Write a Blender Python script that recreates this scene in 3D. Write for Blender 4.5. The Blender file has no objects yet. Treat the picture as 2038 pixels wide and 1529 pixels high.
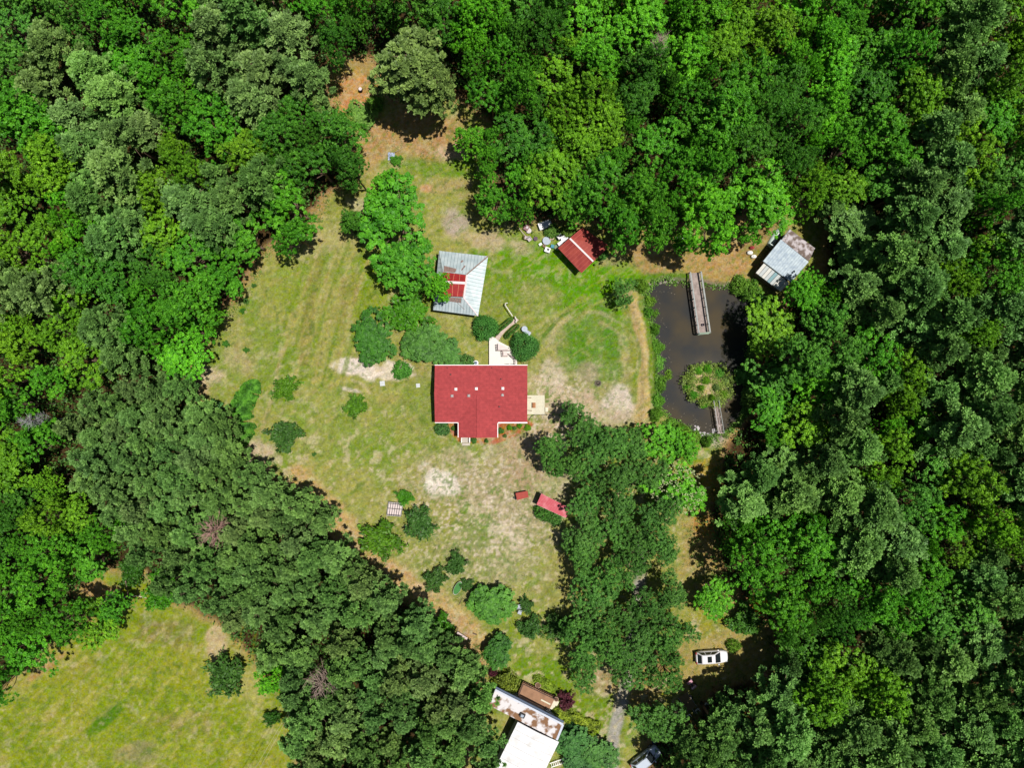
import bpy, math, random
import numpy as np
from mathutils import Vector, Matrix
R = math.radians
sc = bpy.context.scene
# ---------------------------------------------------------------- camera
H = 98.0                       # flying height, looking straight down
SP = 147.0/2038.0              # metres on the ground per photo pixel
cam_d = bpy.data.cameras.new('camera'); cam = bpy.data.objects.new('camera', cam_d)
sc.collection.objects.link(cam); sc.camera = cam
cam.location = (0, 0, H); cam.rotation_euler = (0, 0, 0)
cam_d.sensor_width = 36; cam_d.lens = 36*H/147.0; cam_d.clip_start = 1; cam_d.clip_end = 6000
# ---------------------------------------------------------------- light
SUN_EL, SUN_AZ = R(74.2), R(1)  # azimuth measured from +X (right of the picture) towards +Y
w = bpy.data.worlds.new('World'); sc.world = w; w.use_nodes = True
nt = w.node_tree; bg = nt.nodes['Background']
sky = nt.nodes.new('ShaderNodeTexSky'); sky.sky_type = 'NISHITA'; sky.sun_disc = False
sky.sun_elevation = SUN_EL; sky.sun_rotation = math.pi/2 - SUN_AZ
nt.links.new(sky.outputs[0], bg.inputs[0]); bg.inputs[1].default_value = 0.05
sd = bpy.data.lights.new('sun', 'SUN'); sd.energy = 5.0; sd.angle = R(0.55); sd.color = (1.0, .955, .88)
so = bpy.data.objects.new('sun', sd); sc.collection.objects.link(so)
dirv = Vector((math.cos(SUN_EL)*math.cos(SUN_AZ), math.cos(SUN_EL)*math.sin(SUN_AZ), math.sin(SUN_EL)))
so.rotation_euler = dirv.to_track_quat('Z', 'Y').to_euler(); so.location = (40, 10, 80)
sc.view_settings.view_transform = 'Standard'; sc.view_settings.look = 'None'
sc.view_settings.exposure = 0.2; sc.view_settings.gamma = 1
sc.cycles.max_bounces = 5; sc.cycles.diffuse_bounces = 3; sc.cycles.glossy_bounces = 2
sc.cycles.transmission_bounces = 3; sc.cycles.transparent_max_bounces = 4

rnd = random.Random(7); nr = np.random.default_rng(7)
COL = sc.collection

def P(px, py, z=0.0):
    """point at height z that stands over photo pixel (px,py)"""
    k = SP*(1 - z/H)
    return Vector(((px-1019)*k, -(py-764.5)*k, z))
def lin(r, g, b):
    f = lambda c: (c/255/12.92) if c/255 <= .04045 else ((c/255+.055)/1.055)**2.4
    return (f(r)/1.4, f(g)/1.4, f(b)/1.4)      # picture value -> surface colour under this sun
# ---------------------------------------------------------------- materials
MATS = {}
def mat(name, col, rough=.8, spec=.3, metal=0, var=.12, vscale=3.0, bump=0.0, bscale=20, col2=None, thr=None, detail=5, coords='Object'):
    if name in MATS: return MATS[name]
    m = bpy.data.materials.new(name); m.use_nodes = True; t = m.node_tree; b = t.nodes['Principled BSDF']
    b.inputs['Roughness'].default_value = rough; b.inputs['Metallic'].default_value = metal
    b.inputs['Specular IOR Level'].default_value = spec
    tc = t.nodes.new('ShaderNodeTexCoord'); n = t.nodes.new('ShaderNodeTexNoise')
    n.inputs['Scale'].default_value = vscale; n.inputs['Detail'].default_value = detail
    t.links.new(tc.outputs[coords], n.inputs['Vector'])
    cr = t.nodes.new('ShaderNodeValToRGB')
    c2 = col2 or tuple(min(1, c*(1+var)) for c in col)
    c1 = col if col2 else tuple(c*(1-var) for c in col)
    a, bb = thr if thr else (.3, .7)
    cr.color_ramp.elements[0].position = a; cr.color_ramp.elements[0].color = (*c1, 1)
    cr.color_ramp.elements[1].position = bb; cr.color_ramp.elements[1].color = (*c2, 1)
    t.links.new(n.outputs['Fac'], cr.inputs[0]); t.links.new(cr.outputs[0], b.inputs['Base Color'])
    if bump:
        n2 = t.nodes.new('ShaderNodeTexNoise'); n2.inputs['Scale'].default_value = bscale; n2.inputs['Detail'].default_value = 4
        t.links.new(tc.outputs[coords], n2.inputs['Vector'])
        bp = t.nodes.new('ShaderNodeBump'); bp.inputs['Strength'].default_value = bump; bp.inputs['Distance'].default_value = .05
        t.links.new(n2.outputs['Fac'], bp.inputs['Height']); t.links.new(bp.outputs[0], b.inputs['Normal'])
    MATS[name] = m; return m
def leafmat():
    m = bpy.data.materials.new('leaf'); m.use_nodes = True; t = m.node_tree; N = t.nodes; L = t.links
    b = N['Principled BSDF']; out = N['Material Output']
    b.inputs['Roughness'].default_value = .5; b.inputs['Specular IOR Level'].default_value = .22
    oi = N.new('ShaderNodeObjectInfo'); at = N.new('ShaderNodeAttribute'); at.attribute_name = 'tone'
    # tone 0..1 per leaf clump: brightness and slight hue towards yellow
    mr = N.new('ShaderNodeMapRange'); mr.inputs[3].default_value = .5; mr.inputs[4].default_value = 1.95
    L.new(at.outputs['Fac'], mr.inputs[0])
    hv = N.new('ShaderNodeHueSaturation'); L.new(oi.outputs['Color'], hv.inputs['Color']); L.new(mr.outputs[0], hv.inputs['Value'])
    mh = N.new('ShaderNodeMapRange'); mh.inputs[3].default_value = .507; mh.inputs[4].default_value = .485
    L.new(at.outputs['Fac'], mh.inputs[0]); L.new(mh.outputs[0], hv.inputs['Hue'])
    L.new(hv.outputs[0], b.inputs['Base Color'])
    tr = N.new('ShaderNodeBsdfTranslucent'); L.new(hv.outputs[0], tr.inputs['Color'])
    mx = N.new('ShaderNodeMixShader'); mx.inputs[0].default_value = .22
    L.new(b.outputs[0], mx.inputs[1]); L.new(tr.outputs[0], mx.inputs[2]); L.new(mx.outputs[0], out.inputs['Surface'])
    return m
LEAF = leafmat()
BARK = mat('bark', lin(120, 100, 84), var=.35, vscale=6, bump=.5)
DEAD = mat('dead_wood', lin(165, 145, 132), var=.25, vscale=5)
WHITE = mat('white_paint', (.78, .78, .76), .5, var=.05)
CREAM = mat('cream_deck', lin(226, 220, 196), .7, var=.08, vscale=5)
DARK = mat('dark_paint', (.02, .02, .022), .5)
GREYM = mat('grey_metal', (.35, .37, .39), .4, metal=.4, var=.15)
GLASS = mat('dark_glass', (.012, .016, .018), .08, .6)
# ---------------------------------------------------------------- mesh builder
class MB:
    def __init__(s): s.v = []; s.f = []
    def add(s, vs, fs):
        o = len(s.v); s.v += [tuple(v) for v in vs]; s.f += [tuple(i+o for i in f) for f in fs]; return s
    def box(s, c, d, rz=0, rx=0, ry=0):
        M = Matrix.Rotation(rz, 3, 'Z') @ Matrix.Rotation(ry, 3, 'Y') @ Matrix.Rotation(rx, 3, 'X'); c = Vector(c)
        vs = [c + M @ Vector((x*d[0]/2, y*d[1]/2, z*d[2]/2)) for z in (-1, 1) for y in (-1, 1) for x in (-1, 1)]
        return s.add(vs, [(0, 2, 3, 1), (4, 5, 7, 6), (0, 1, 5, 4), (2, 6, 7, 3), (0, 4, 6, 2), (1, 3, 7, 5)])
    def beam(s, p, q, wd, ht):
        p, q = Vector(p), Vector(q); d = q-p; L = d.length
        M = d.to_track_quat('X', 'Z').to_matrix()
        vs = [(p+q)/2 + M @ Vector((x*L/2, y*wd/2, z*ht/2)) for z in (-1, 1) for y in (-1, 1) for x in (-1, 1)]
        return s.add(vs, [(0, 2, 3, 1), (4, 5, 7, 6), (0, 1, 5, 4), (2, 6, 7, 3), (0, 4, 6, 2), (1, 3, 7, 5)])
    def tube(s, p, q, r0, r1=None, n=6):
        r1 = r0 if r1 is None else r1; p, q = Vector(p), Vector(q)
        M = (q-p).to_track_quat('Z', 'Y').to_matrix()
        vs = [p + M @ Vector((r0*math.cos(2*math.pi*i/n), r0*math.sin(2*math.pi*i/n), 0)) for i in range(n)]
        vs += [q + M @ Vector((r1*math.cos(2*math.pi*i/n), r1*math.sin(2*math.pi*i/n), 0)) for i in range(n)]
        return s.add(vs, [(i, (i+1) % n, n+(i+1) % n, n+i) for i in range(n)] + [tuple(range(n))[::-1], tuple(range(n, 2*n))])
    def path(s, pts, r0, r1=None, n=6):
        r1 = r0 if r1 is None else r1; m = len(pts)-1
        for i in range(m):
            a = r0+(r1-r0)*i/m; b = r0+(r1-r0)*(i+1)/m; s.tube(pts[i], pts[i+1], a, b, n)
        return s
    def prism(s, pts, z0, z1):
        n = len(pts); vs = [(p[0], p[1], z0) for p in pts] + [(p[0], p[1], z1) for p in pts]
        return s.add(vs, [tuple(range(n))[::-1], tuple(range(n, 2*n))] + [(i, (i+1) % n, n+(i+1) % n, n+i) for i in range(n)])
    def lathe(s, prof, c=(0, 0, 0), n=16, sx=1, sy=1):
        vs = []
        for r, z in prof:
            vs += [(c[0]+r*sx*math.cos(2*math.pi*i/n), c[1]+r*sy*math.sin(2*math.pi*i/n), c[2]+z) for i in range(n)]
        fs = [(k*n+i, k*n+(i+1) % n, (k+1)*n+(i+1) % n, (k+1)*n+i) for k in range(len(prof)-1) for i in range(n)]
        fs += [tuple(range(n))[::-1], tuple(range((len(prof)-1)*n, len(prof)*n))]
        return s.add(vs, fs)
    def slab(s, pts, th=.06):
        """a plate through 3D points, thickness th downwards along its normal"""
        pts = [Vector(p) for p in pts]; nn = (pts[1]-pts[0]).cross(pts[2]-pts[1]).normalized()
        if nn.z < 0: pts = pts[::-1]; nn = -nn
        n = len(pts); lo = [p-nn*th for p in pts]
        return s.add(lo+pts, [tuple(range(n))[::-1], tuple(range(n, 2*n))] + [(i, (i+1) % n, n+(i+1) % n, n+i) for i in range(n)])
    def build(s, name, m, parent=None, smooth=False, loc=None):
        me = bpy.data.meshes.new(name); me.from_pydata(s.v, [], s.f); me.materials.append(m)
        if smooth: me.polygons.foreach_set('use_smooth', [True]*len(me.polygons))
        me.update(); o = bpy.data.objects.new(name, me); COL.objects.link(o)
        if parent: o.parent = parent
        if loc is not None: o.location = loc
        return o
def thing(name, label, cat, loc=(0, 0, 0), rz=0, group=None):
    o = bpy.data.objects.new(name, None); COL.objects.link(o); o.location = loc; o.rotation_euler = (0, 0, rz)
    o.empty_display_size = .3; o['label'] = label; o['category'] = cat
    if group: o['group'] = group
    return o
def tag(o, label=None, cat=None, group=None, kind=None):
    if label: o['label'] = label
    if cat: o['category'] = cat
    if group: o['group'] = group
    if kind: o['kind'] = kind
    return o
def np_mesh(name, V, F, m, tone=None, smooth=False):
    """V (n,3) vertices, F (k,4) quads"""
    me = bpy.data.meshes.new(name); me.vertices.add(len(V)); me.vertices.foreach_set('co', V.astype(np.float32).ravel())
    me.loops.add(F.size); me.loops.foreach_set('vertex_index', F.astype(np.int32).ravel())
    me.polygons.add(len(F)); me.polygons.foreach_set('loop_start', np.arange(0, F.size, F.shape[1], dtype=np.int32))
    if tone is not None:
        a = me.attributes.new('tone', 'FLOAT', 'FACE'); a.data.foreach_set('value', tone.astype(np.float32))
    me.materials.append(m); me.update(calc_edges=True); me.validate()
    return me
# ---------------------------------------------------------------- noise for the ground
def vnoise(X, Y, seed):
    g = np.random.default_rng(seed); T = g.random((256, 256))
    xi = np.floor(X).astype(int); yi = np.floor(Y).astype(int); fx = X-xi; fy = Y-yi
    fx = fx*fx*(3-2*fx); fy = fy*fy*(3-2*fy)
    a = T[xi % 256, yi % 256]; b = T[(xi+1) % 256, yi % 256]; c = T[xi % 256, (yi+1) % 256]; d = T[(xi+1) % 256, (yi+1) % 256]
    return (a*(1-fx)+b*fx)*(1-fy)+(c*(1-fx)+d*fx)*fy
def fbm(X, Y, wl, seed, oc=5, g=.55):
    s = 0; a = 1; t = 0
    for i in range(oc):
        s = s+a*vnoise(X/wl*2**i+17.3*i, Y/wl*2**i+9.1*i, seed+i); t += a; a *= g
    return (s/t-.5)*2
def sdpoly(U, V, poly):
    """signed distance (negative inside) in pixels"""
    d = np.full(U.shape, 1e9); ins = np.zeros(U.shape, bool); n = len(poly)
    for i in range(n):
        x0, y0 = poly[i]; x1, y1 = poly[(i+1) % n]; ex, ey = x1-x0, y1-y0
        t = np.clip(((U-x0)*ex+(V-y0)*ey)/(ex*ex+ey*ey+1e-9), 0, 1)
        d = np.minimum(d, np.hypot(U-x0-t*ex, V-y0-t*ey))
        if y0 != y1:
            c = ((V < y0) != (V < y1)) & (U < (x1-x0)*(V-y0)/(y1-y0)+x0); ins ^= c
    return np.where(ins, -d, d)
def sdline(U, V, pts):
    d = np.full(U.shape, 1e9)
    for (x0, y0), (x1, y1) in zip(pts[:-1], pts[1:]):
        ex, ey = x1-x0, y1-y0; t = np.clip(((U-x0)*ex+(V-y0)*ey)/(ex*ex+ey*ey+1e-9), 0, 1)
        d = np.minimum(d, np.hypot(U-x0-t*ex, V-y0-t*ey))
    return d
def sstep(x, a, b): t = np.clip((x-a)/(b-a), 0, 1); return t*t*(3-2*t)
# ---------------------------------------------------------------- outlines (photo pixels)
POND = [(1290, 578), (1302, 566), (1325, 560), (1370, 563), (1420, 570), (1470, 570), (1500, 580), (1512, 620), (1500, 660), (1490, 700),
        (1486, 740), (1490, 790), (1478, 830), (1440, 862), (1405, 866), (1370, 850), (1335, 830), (1312, 805), (1310, 770), (1312, 700), (1300, 640), (1288, 600)]
ISLE = [(1362, 755), (1375, 735), (1405, 728), (1435, 732), (1450, 752), (1448, 785), (1432, 803), (1405, 806), (1380, 795), (1366, 778)]
LAWN = [(660, 100), (745, 120), (780, 200), (900, 180), (985, 240), (985, 330), (985, 430), (1060, 440), (1150, 430), (1240, 460), (1330, 455), (1450, 440), (1590, 400),
        (1650, 440), (1640, 560), (1560, 610), (1510, 700), (1510, 800), (1440, 900), (1430, 980), (1395, 1060), (1400, 1110), (1470, 1180), (1530, 1240), (1570, 1320), (1520, 1350),
        (1420, 1380), (1380, 1440), (1290, 1480), (1290, 1640), (900, 1640), (940, 1420), (960, 1330), (925, 1290), (860, 1255), (800, 1195), (735, 1150), (690, 1110), (660, 1060),
        (600, 990), (540, 945), (490, 915), (430, 850), (370, 790), (370, 740), (400, 690), (430, 630), (470, 580), (500, 530), (520, 490), (600, 460), (640, 390), (700, 350), (700, 270), (650, 210)]
MEADOW = [(150, 1180), (210, 1130), (290, 1140), (340, 1190), (430, 1230), (520, 1330), (600, 1380), (600, 1440), (590, 1640), (-60, 1640), (-60, 1400), (0, 1370), (60, 1320), (110, 1270), (170, 1240)]
# ---------------------------------------------------------------- ground sheet
def axis(a, b, st):
    c = np.arange(a, b+1e-6, st); out = [b+st*1.6**k*3 for k in range(1, 14)]; lo = [a-st*1.6**k*3 for k in range(1, 14)]
    return np.concatenate([lo[::-1], c, out])
gx = axis(-80, 80, .2); gy = axis(-62, 62, .2)
GX, GY = np.meshgrid(gx, gy); U = GX/SP+1019; V = 764.5-GY/SP
n1 = fbm(U, V, 120, 1); n2 = fbm(U, V, 28, 11); n3 = fbm(U, V, 9, 21, 3); n4 = fbm(U, V, 60, 31)
dp = sdpoly(U, V, POND) + n2*5; di = sdpoly(U, V, ISLE)+n2*6
Z = .05*n2*sstep(np.hypot(GX, GY), 0, 20)
pond = sstep(dp, 14, -16); Z = Z*(1-pond)-1.7*pond
isl = sstep(di, 12, -14); Z = np.where(isl > 0, Z*(1-isl)+(.35+.25*n3)*isl, Z)
Z += .55*sstep(sdline(U, V, [(1262, 590), (1283, 660), (1292, 740), (1286, 850)]), 22, 4)*(1-pond)
C = np.zeros(U.shape+(3,)); C[:] = lin(74, 58, 38)
C *= (1+.35*n2+.2*n3)[..., None]
def paint(mask, col, op=1.0):
    global C
    m = np.clip(mask*op, 0, 1)[..., None]; C[:] = C*(1-m)+np.array(lin(*col))*m
def blob(cx, cy, rx, ry, rot, col, op=1, rag=.35, nz=None, soft=.35):
    a = R(rot); x = (U-cx)*math.cos(a)+(V-cy)*math.sin(a); y = -(U-cx)*math.sin(a)+(V-cy)*math.cos(a)
    d = np.hypot(x/rx, y/ry)+rag*(n2 if nz is None else nz); paint(sstep(d, 1+soft, 1-soft), col, op)
def stroke(pts, wd, col, op=1, rag=.5):
    d = sdline(U, V, pts)/wd+rag*n2; paint(sstep(d, 1.4, .6), col, op)
dl = sdpoly(U, V, LAWN)+n2*14
paint(sstep(dl, 14, -6), (176, 142, 104))                  # straw rim of the clearing
paint(sstep(dl, 4, -30), (160, 160, 92))                    # grass
paint(sstep(dl, 0, -30)*sstep(n4, -.15, .4), (124, 150, 62), .75)
paint(sstep(dl, 0, -30)*sstep(n1, .0, .5), (168, 156, 104), .6)
# brighter green east lawn
blob(1130, 560, 180, 66, 12, (100, 152, 30), .95, .4, n1); blob(1210, 620, 80, 90, 30, (104, 156, 30), .85); blob(1180, 520, 100, 22, 10, (100, 156, 30), .8)
blob(1000, 600, 60, 90, 0, (128, 146, 66), .6); blob(1070, 590, 45, 30, 20, (160, 158, 100), .65); blob(1120, 640, 30, 30, 20, (150, 160, 90), .5)
blob(880, 330, 80, 22, 5, (112, 146, 52), .85); blob(740, 560, 40, 90, 20, (138, 156, 56), .7); blob(590, 560, 60, 50, 0, (140, 158, 66), .6)
blob(850, 800, 60, 60, 0, (128, 146, 72), .5); blob(650, 850, 80, 70, 0, (140, 156, 78), .6)
# circle drive east of the house
blob(1175, 720, 100, 105, 0, (164, 160, 112), .8, .8); blob(1185, 695, 66, 72, -10, (112, 146, 64), .8, 1.2)
blob(1155, 690, 24, 60, -20, (92, 140, 44), .7); blob(1220, 700, 16, 70, -10, (88, 138, 44), .6); blob(1170, 742, 22, 22, 0, (170, 156, 130), .8)
blob(1115, 800, 80, 46, 20, (204, 182, 156), .95, .9); blob(1235, 805, 34, 38, 0, (222, 206, 192), .95, .5); blob(1100, 745, 22, 34, -20, (214, 198, 178), .7, .9); blob(1085, 880, 40, 30, 0, (212, 186, 158), .7, .9); blob(1190, 835, 90, 18, -5, (192, 172, 146), .7)
blob(1190, 762, 5, 5, 0, (84, 72, 60), .9, .2)
stroke([(1145, 608), (1115, 632), (1082, 668)], 4, (92, 124, 46), .8); stroke([(1150, 616), (1120, 640), (1090, 672)], 4, (176, 164, 120), .5)
stroke([(1256, 590), (1274, 650), (1284, 740), (1279, 855)], 18, (208, 182, 132), 1, .45); stroke([(1245, 600), (1262, 700), (1263, 800)], 6, (130, 146, 60), .8)
stroke([(1240, 610), (1258, 700), (1256, 780)], 5, (150, 150, 80), .6)
stroke([(1275, 600), (1293, 650), (1298, 700), (1303, 830)], 10, (96, 134, 40), .9)
for rr_, a0, a1, o_ in ((88, 8, 30, .5), (72, -4, 14, .45), (97, -4, 12, .4)):      # curved wheel marks of the circle
    stroke([(1175+rr_*math.cos(a/10)+4*math.sin(a), 716-rr_*1.08*math.sin(a/10)) for a in range(a0, a1)], 3.5, (196, 180, 144), o_, 1.3)
stroke([(1175+98*math.cos(a/10), 712-100*math.sin(a/10)) for a in range(-4, 18)], 4, (104, 146, 44), .6, .6)
# bare and pale soil south of the house
blob(1010, 1010, 110, 150, 10, (182, 168, 140), .75, .9); blob(960, 960, 120, 60, 0, (180, 166, 132), .65, 1.1); blob(1050, 900, 50, 70, 20, (184, 160, 130), .85, .6)
blob(920, 1110, 150, 80, 0, (150, 152, 94), .45, .9); blob(960, 1060, 50, 30, 20, (120, 144, 70), .5, .9)
blob(874, 958, 36, 22, 10, (240, 228, 214), 1, 1.1); blob(1000, 1055, 22, 14, 0, (216, 202, 180), .8, .9); blob(1028, 1080, 14, 20, 0, (214, 198, 176), .7, .9)
blob(735, 735, 80, 18, 6, (244, 228, 214), 1, 1.3); blob(700, 727, 38, 12, 8, (236, 222, 210), 1, .5); blob(790, 745, 30, 14, 0, (218, 204, 180), .8, .9)
blob(697, 776, 20, 4, 12, (228, 214, 198), .9, .5); stroke([(700, 757), (722, 765), (734, 782)], 3, (206, 190, 150), .7)
blob(416, 742, 26, 18, 0, (206, 186, 158), .9, .9); blob(520, 905, 34, 26, 20, (206, 184, 160), .9, .7); blob(470, 720, 30, 20, 30, (186, 172, 130), .6, .8)
blob(465, 845, 14, 34, 20, (206, 186, 158), .8, .6); blob(396, 775, 20, 20, 0, (200, 172, 140), .8, .5); blob(620, 880, 40, 30, 0, (158, 158, 92), .5)
stroke([(600, 955), (660, 1020), (700, 1085), (760, 1135), (830, 1180), (900, 1230), (955, 1290)], 28, (202, 168, 124), .9, .6)
blob(850, 1175, 34, 14, 10, (214, 182, 146), .85, .5); blob(900, 1250, 40, 30, 35, (190, 156, 120), .7); stroke([(560, 700), (545, 780), (520, 860)], 4, (176, 164, 120), .7)
# mowing marks of the west lawn
for k in range(9):
    x = 548+k*17; stroke([(x+78, 470+k*3), (x+42, 580), (x-10, 720+k*8)], 4.0, [(122, 142, 56), (174, 164, 104)][k % 2], .7, .8)
stroke([(640, 500), (610, 640), (605, 720)], 10, (150, 134, 84), .5); blob(690, 590, 20, 60, 18, (150, 136, 84), .5, .8)
blob(640, 480, 60, 30, -20, (182, 170, 122), .6, .8)
# straw under the north pines, red soil patch, ground by the pond
blob(705, 190, 42, 60, 10, (206, 150, 108), .95, .35); blob(735, 290, 26, 60, 0, (190, 156, 112), .9, .4); blob(830, 265, 100, 50, 0, (184, 146, 106), .9, .5)
blob(900, 300, 30, 16, 0, (214, 186, 160), .7, .9); blob(850, 375, 14, 9, 0, (206, 160, 124), .9, .3); blob(890, 370, 40, 16, 0, (184, 160, 120), .7, .8)
blob(720, 410, 26, 12, 20, (200, 190, 150), .8, .9); blob(970, 480, 80, 16, 10, (200, 178, 150), .8, .9); blob(905, 440, 26, 26, 20, (188, 172, 160), .8, .6)
blob(1000, 400, 60, 60, 0, (120, 96, 70), .6); blob(1450, 520, 90, 42, 0, (190, 150, 108), .95, .6); blob(1310, 510, 60, 34, 0, (180, 148, 106), .9, .7); blob(1530, 480, 50, 40, 0, (156, 128, 90), .8, .7)
blob(1215, 520, 26, 14, 0, (176, 154, 120), .7, .7); blob(1340, 552, 60, 8, 0, (96, 134, 46), .9, .4)
blob(1390, 1090, 40, 90, 0, (176, 154, 104), .9, .6); blob(1410, 960, 30, 40, 0, (190, 150, 84), .8, .6); blob(1400, 1050, 24, 26, 0, (186, 136, 80), .6, .6)
blob(1430, 1310, 110, 60, 0, (172, 152, 100), .95, .5); blob(1500, 1215, 40, 20, 0, (176, 98, 52), .8, .6); blob(1400, 1240, 40, 30, 0, (160, 152, 72), .8, .6); blob(1560, 1400, 60, 60, 30, (156, 104, 66), .8, .7)
blob(1130, 1150, 60, 60, 0, (162, 152, 96), .7, .8); blob(1190, 1360, 60, 26, 0, (184, 156, 128), .7, .8); blob(1280, 1350, 60, 60, 0, (150, 116, 84), .7)
blob(1090, 1345, 70, 34, 20, (110, 144, 40), .9, .4); blob(1180, 1430, 70, 46, 25, (118, 144, 48), .9, .4); blob(1020, 1240, 60, 40, 0, (140, 152, 70), .6)
stroke([(1280, 1080), (1272, 1100), (1272, 1150), (1262, 1260), (1246, 1360), (1232, 1420), (1218, 1480), (1214, 1640)], 12, (176, 170, 164), .95, .4)
# pond edge, island
paint(sstep(np.abs(dp-3), 9, 2)*sstep(V, 700, 560), (150, 140, 128), .8); paint(sstep(dp, 4, -4), (92, 76, 56))
paint(sstep(np.hypot(U-1420, V-866), 34, 12), (190, 178, 176), .7); paint(isl*sstep(di, 4, -2), (206, 184, 146)); paint(sstep(np.hypot((U-1385), V-797)/16, 1.2, .7), (196, 130, 80), .7)
# orange mulch beds
for pts in ([(880, 842), (912, 842), (912, 872), (902, 868)], [(905, 866), (975, 866), (975, 884), (912, 878)], [(975, 838), (1050, 838), (1066, 845), (1040, 862), (985, 884), (972, 882)]):
    paint(sstep(sdpoly(U, V, pts)+n3*1.5, 2, -1), (188, 118, 88))
# lower left meadow
dm = sdpoly(U, V, MEADOW)+n2*12
paint(sstep(dm, 10, -6), (170, 146, 100)); paint(sstep(dm, 2, -26), (146, 156, 64))
mm = sstep(dm, 0, -30); st = fbm((U*.8+V*.6), (V*.8-U*.6)*3.2, 60, 41)
paint(mm*sstep(st, .0, .45), (120, 138, 46), .8); paint(mm*sstep(n1, .05, .45), (160, 158, 72), .7); paint(mm*sstep(n4-.002*(np.abs(U-330)), -.1, .4), (134, 122, 78), .7)
for k in range(12): stroke([(40+k*38, 1529), (150+k*34, 1380), (250+k*26, 1250)], 4, [(132, 150, 46), (170, 172, 80)][k % 2], .4, 1.0)
blob(205, 1435, 50, 13, -42, (78, 124, 34), .85, .5); blob(430, 1290, 20, 40, 0, (206, 180, 148), .8, .8); blob(500, 1370, 30, 40, -20, (190, 178, 120), .6, .9); blob(270, 1500, 50, 20, 0, (150, 138, 110), .6, .9)
blob(200, 1180, 34, 20, 0, (184, 146, 108), .9, .5); blob(90, 1330, 60, 8, -35, (190, 150, 110), .7, .6)
# many little dry tufts and bare specks all over the open ground
op = np.maximum(sstep(dl, -4, -24), mm)
lf = .5+.5*sstep(V+n1*80, 760, 960)*(mm < .5)
n5 = fbm(U, V, 5, 51, 3); n6 = fbm(U*.6+V*.8, (V*.6-U*.8)*.3, 9, 61, 3)
yard = np.exp(-(((U-960)/190)**2+((V-1020)/150)**2)**1.5)+np.exp(-(((U-1120)/120)**2+((V-810)/80)**2)**1.5)
paint(op*sstep(n3+.6*n4, .2, .55)*lf, (206, 192, 158), .75); paint(op*sstep(-n3-.5*n4, .3, .66), (98, 124, 50), .6)
paint(op*sstep(n5+.5*n2, .18, .5)*np.clip(yard, 0, 1), (226, 208, 190), .85); paint(op*sstep(-n5-.6*n2+.2*n4, .2, .5)*np.clip(yard, 0, 1), (112, 138, 62), .85)
paint(op*sstep(n6+.3*n2, .15, .5)*(1-np.clip(yard, 0, 1)), (190, 172, 116), .35); paint(op*sstep(-n6+.3*n4, .15, .5)*(1-np.clip(yard, 0, 1)), (120, 140, 54), .45)
C = np.clip(C, .004, .8)
ny, nx = U.shape; idx = np.arange(ny*nx).reshape(ny, nx)
F = np.stack([idx[:-1, :-1], idx[:-1, 1:], idx[1:, 1:], idx[1:, :-1]], -1).reshape(-1, 4)
def groundmat():
    m = bpy.data.materials.new('ground'); m.use_nodes = True; t = m.node_tree; N = t.nodes; L = t.links; b = N['Principled BSDF']
    b.inputs['Roughness'].default_value = .95; b.inputs['Specular IOR Level'].default_value = .1
    at = N.new('ShaderNodeAttribute'); at.attribute_name = 'Col'; tc = N.new('ShaderNodeTexCoord')
    def noise(s, d, ro=.6, dist=0):
        n = N.new('ShaderNodeTexNoise'); n.inputs['Scale'].default_value = s; n.inputs['Detail'].default_value = d; n.inputs['Roughness'].default_value = ro
        n.inputs['Distortion'].default_value = dist; L.new(tc.outputs['Object'], n.inputs['Vector']); return n
    a = noise(1.3, 8, .75, .6); c = noise(7.5, 6, .8, 1.5)
    def rng(n, lo, hi, f0=.3, f1=.7):
        r = N.new('ShaderNodeMapRange'); r.inputs[1].default_value = f0; r.inputs[2].default_value = f1; r.inputs[3].default_value = lo; r.inputs[4].default_value = hi
        L.new(n.outputs['Fac'], r.inputs[0]); return r
    r1 = rng(a, .6, 1.38); r2 = rng(c, .5, 1.52)
    mu = N.new('ShaderNodeMath'); mu.operation = 'MULTIPLY'; L.new(r1.outputs[0], mu.inputs[0]); L.new(r2.outputs[0], mu.inputs[1])
    hs = N.new('ShaderNodeHueSaturation'); L.new(at.outputs['Color'], hs.inputs['Color']); L.new(mu.outputs[0], hs.inputs['Value'])
    h = rng(noise(.7, 4), .488, .522); L.new(h.outputs[0], hs.inputs['Hue'])
    s_ = rng(noise(2.3, 6, .7), .8, 1.35); L.new(s_.outputs[0], hs.inputs['Saturation'])
    L.new(hs.outputs[0], b.inputs['Base Color'])
    bp = N.new('ShaderNodeBump'); bp.inputs['Strength'].default_value = .7; bp.inputs['Distance'].default_value = .12
    L.new(mu.outputs[0], bp.inputs['Height']); L.new(bp.outputs[0], b.inputs['Normal'])
    return m
me = np_mesh('ground', np.stack([GX, GY, Z], -1).reshape(-1, 3), F, groundmat())
ca = me.color_attributes.new('Col', 'FLOAT_COLOR', 'POINT')
ca.data.foreach_set('color', np.concatenate([C.reshape(-1, 3), np.ones((ny*nx, 1))], 1).astype(np.float32).ravel())
me.polygons.foreach_set('use_smooth', [True]*len(me.polygons))
ground = bpy.data.objects.new('ground', me); COL.objects.link(ground); ground['kind'] = 'structure'
def gz(x, y):
    i = int(np.clip(np.searchsorted(gy, y), 1, ny-1)); j = int(np.clip(np.searchsorted(gx, x), 1, nx-1)); return float(Z[i, j])
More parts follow.
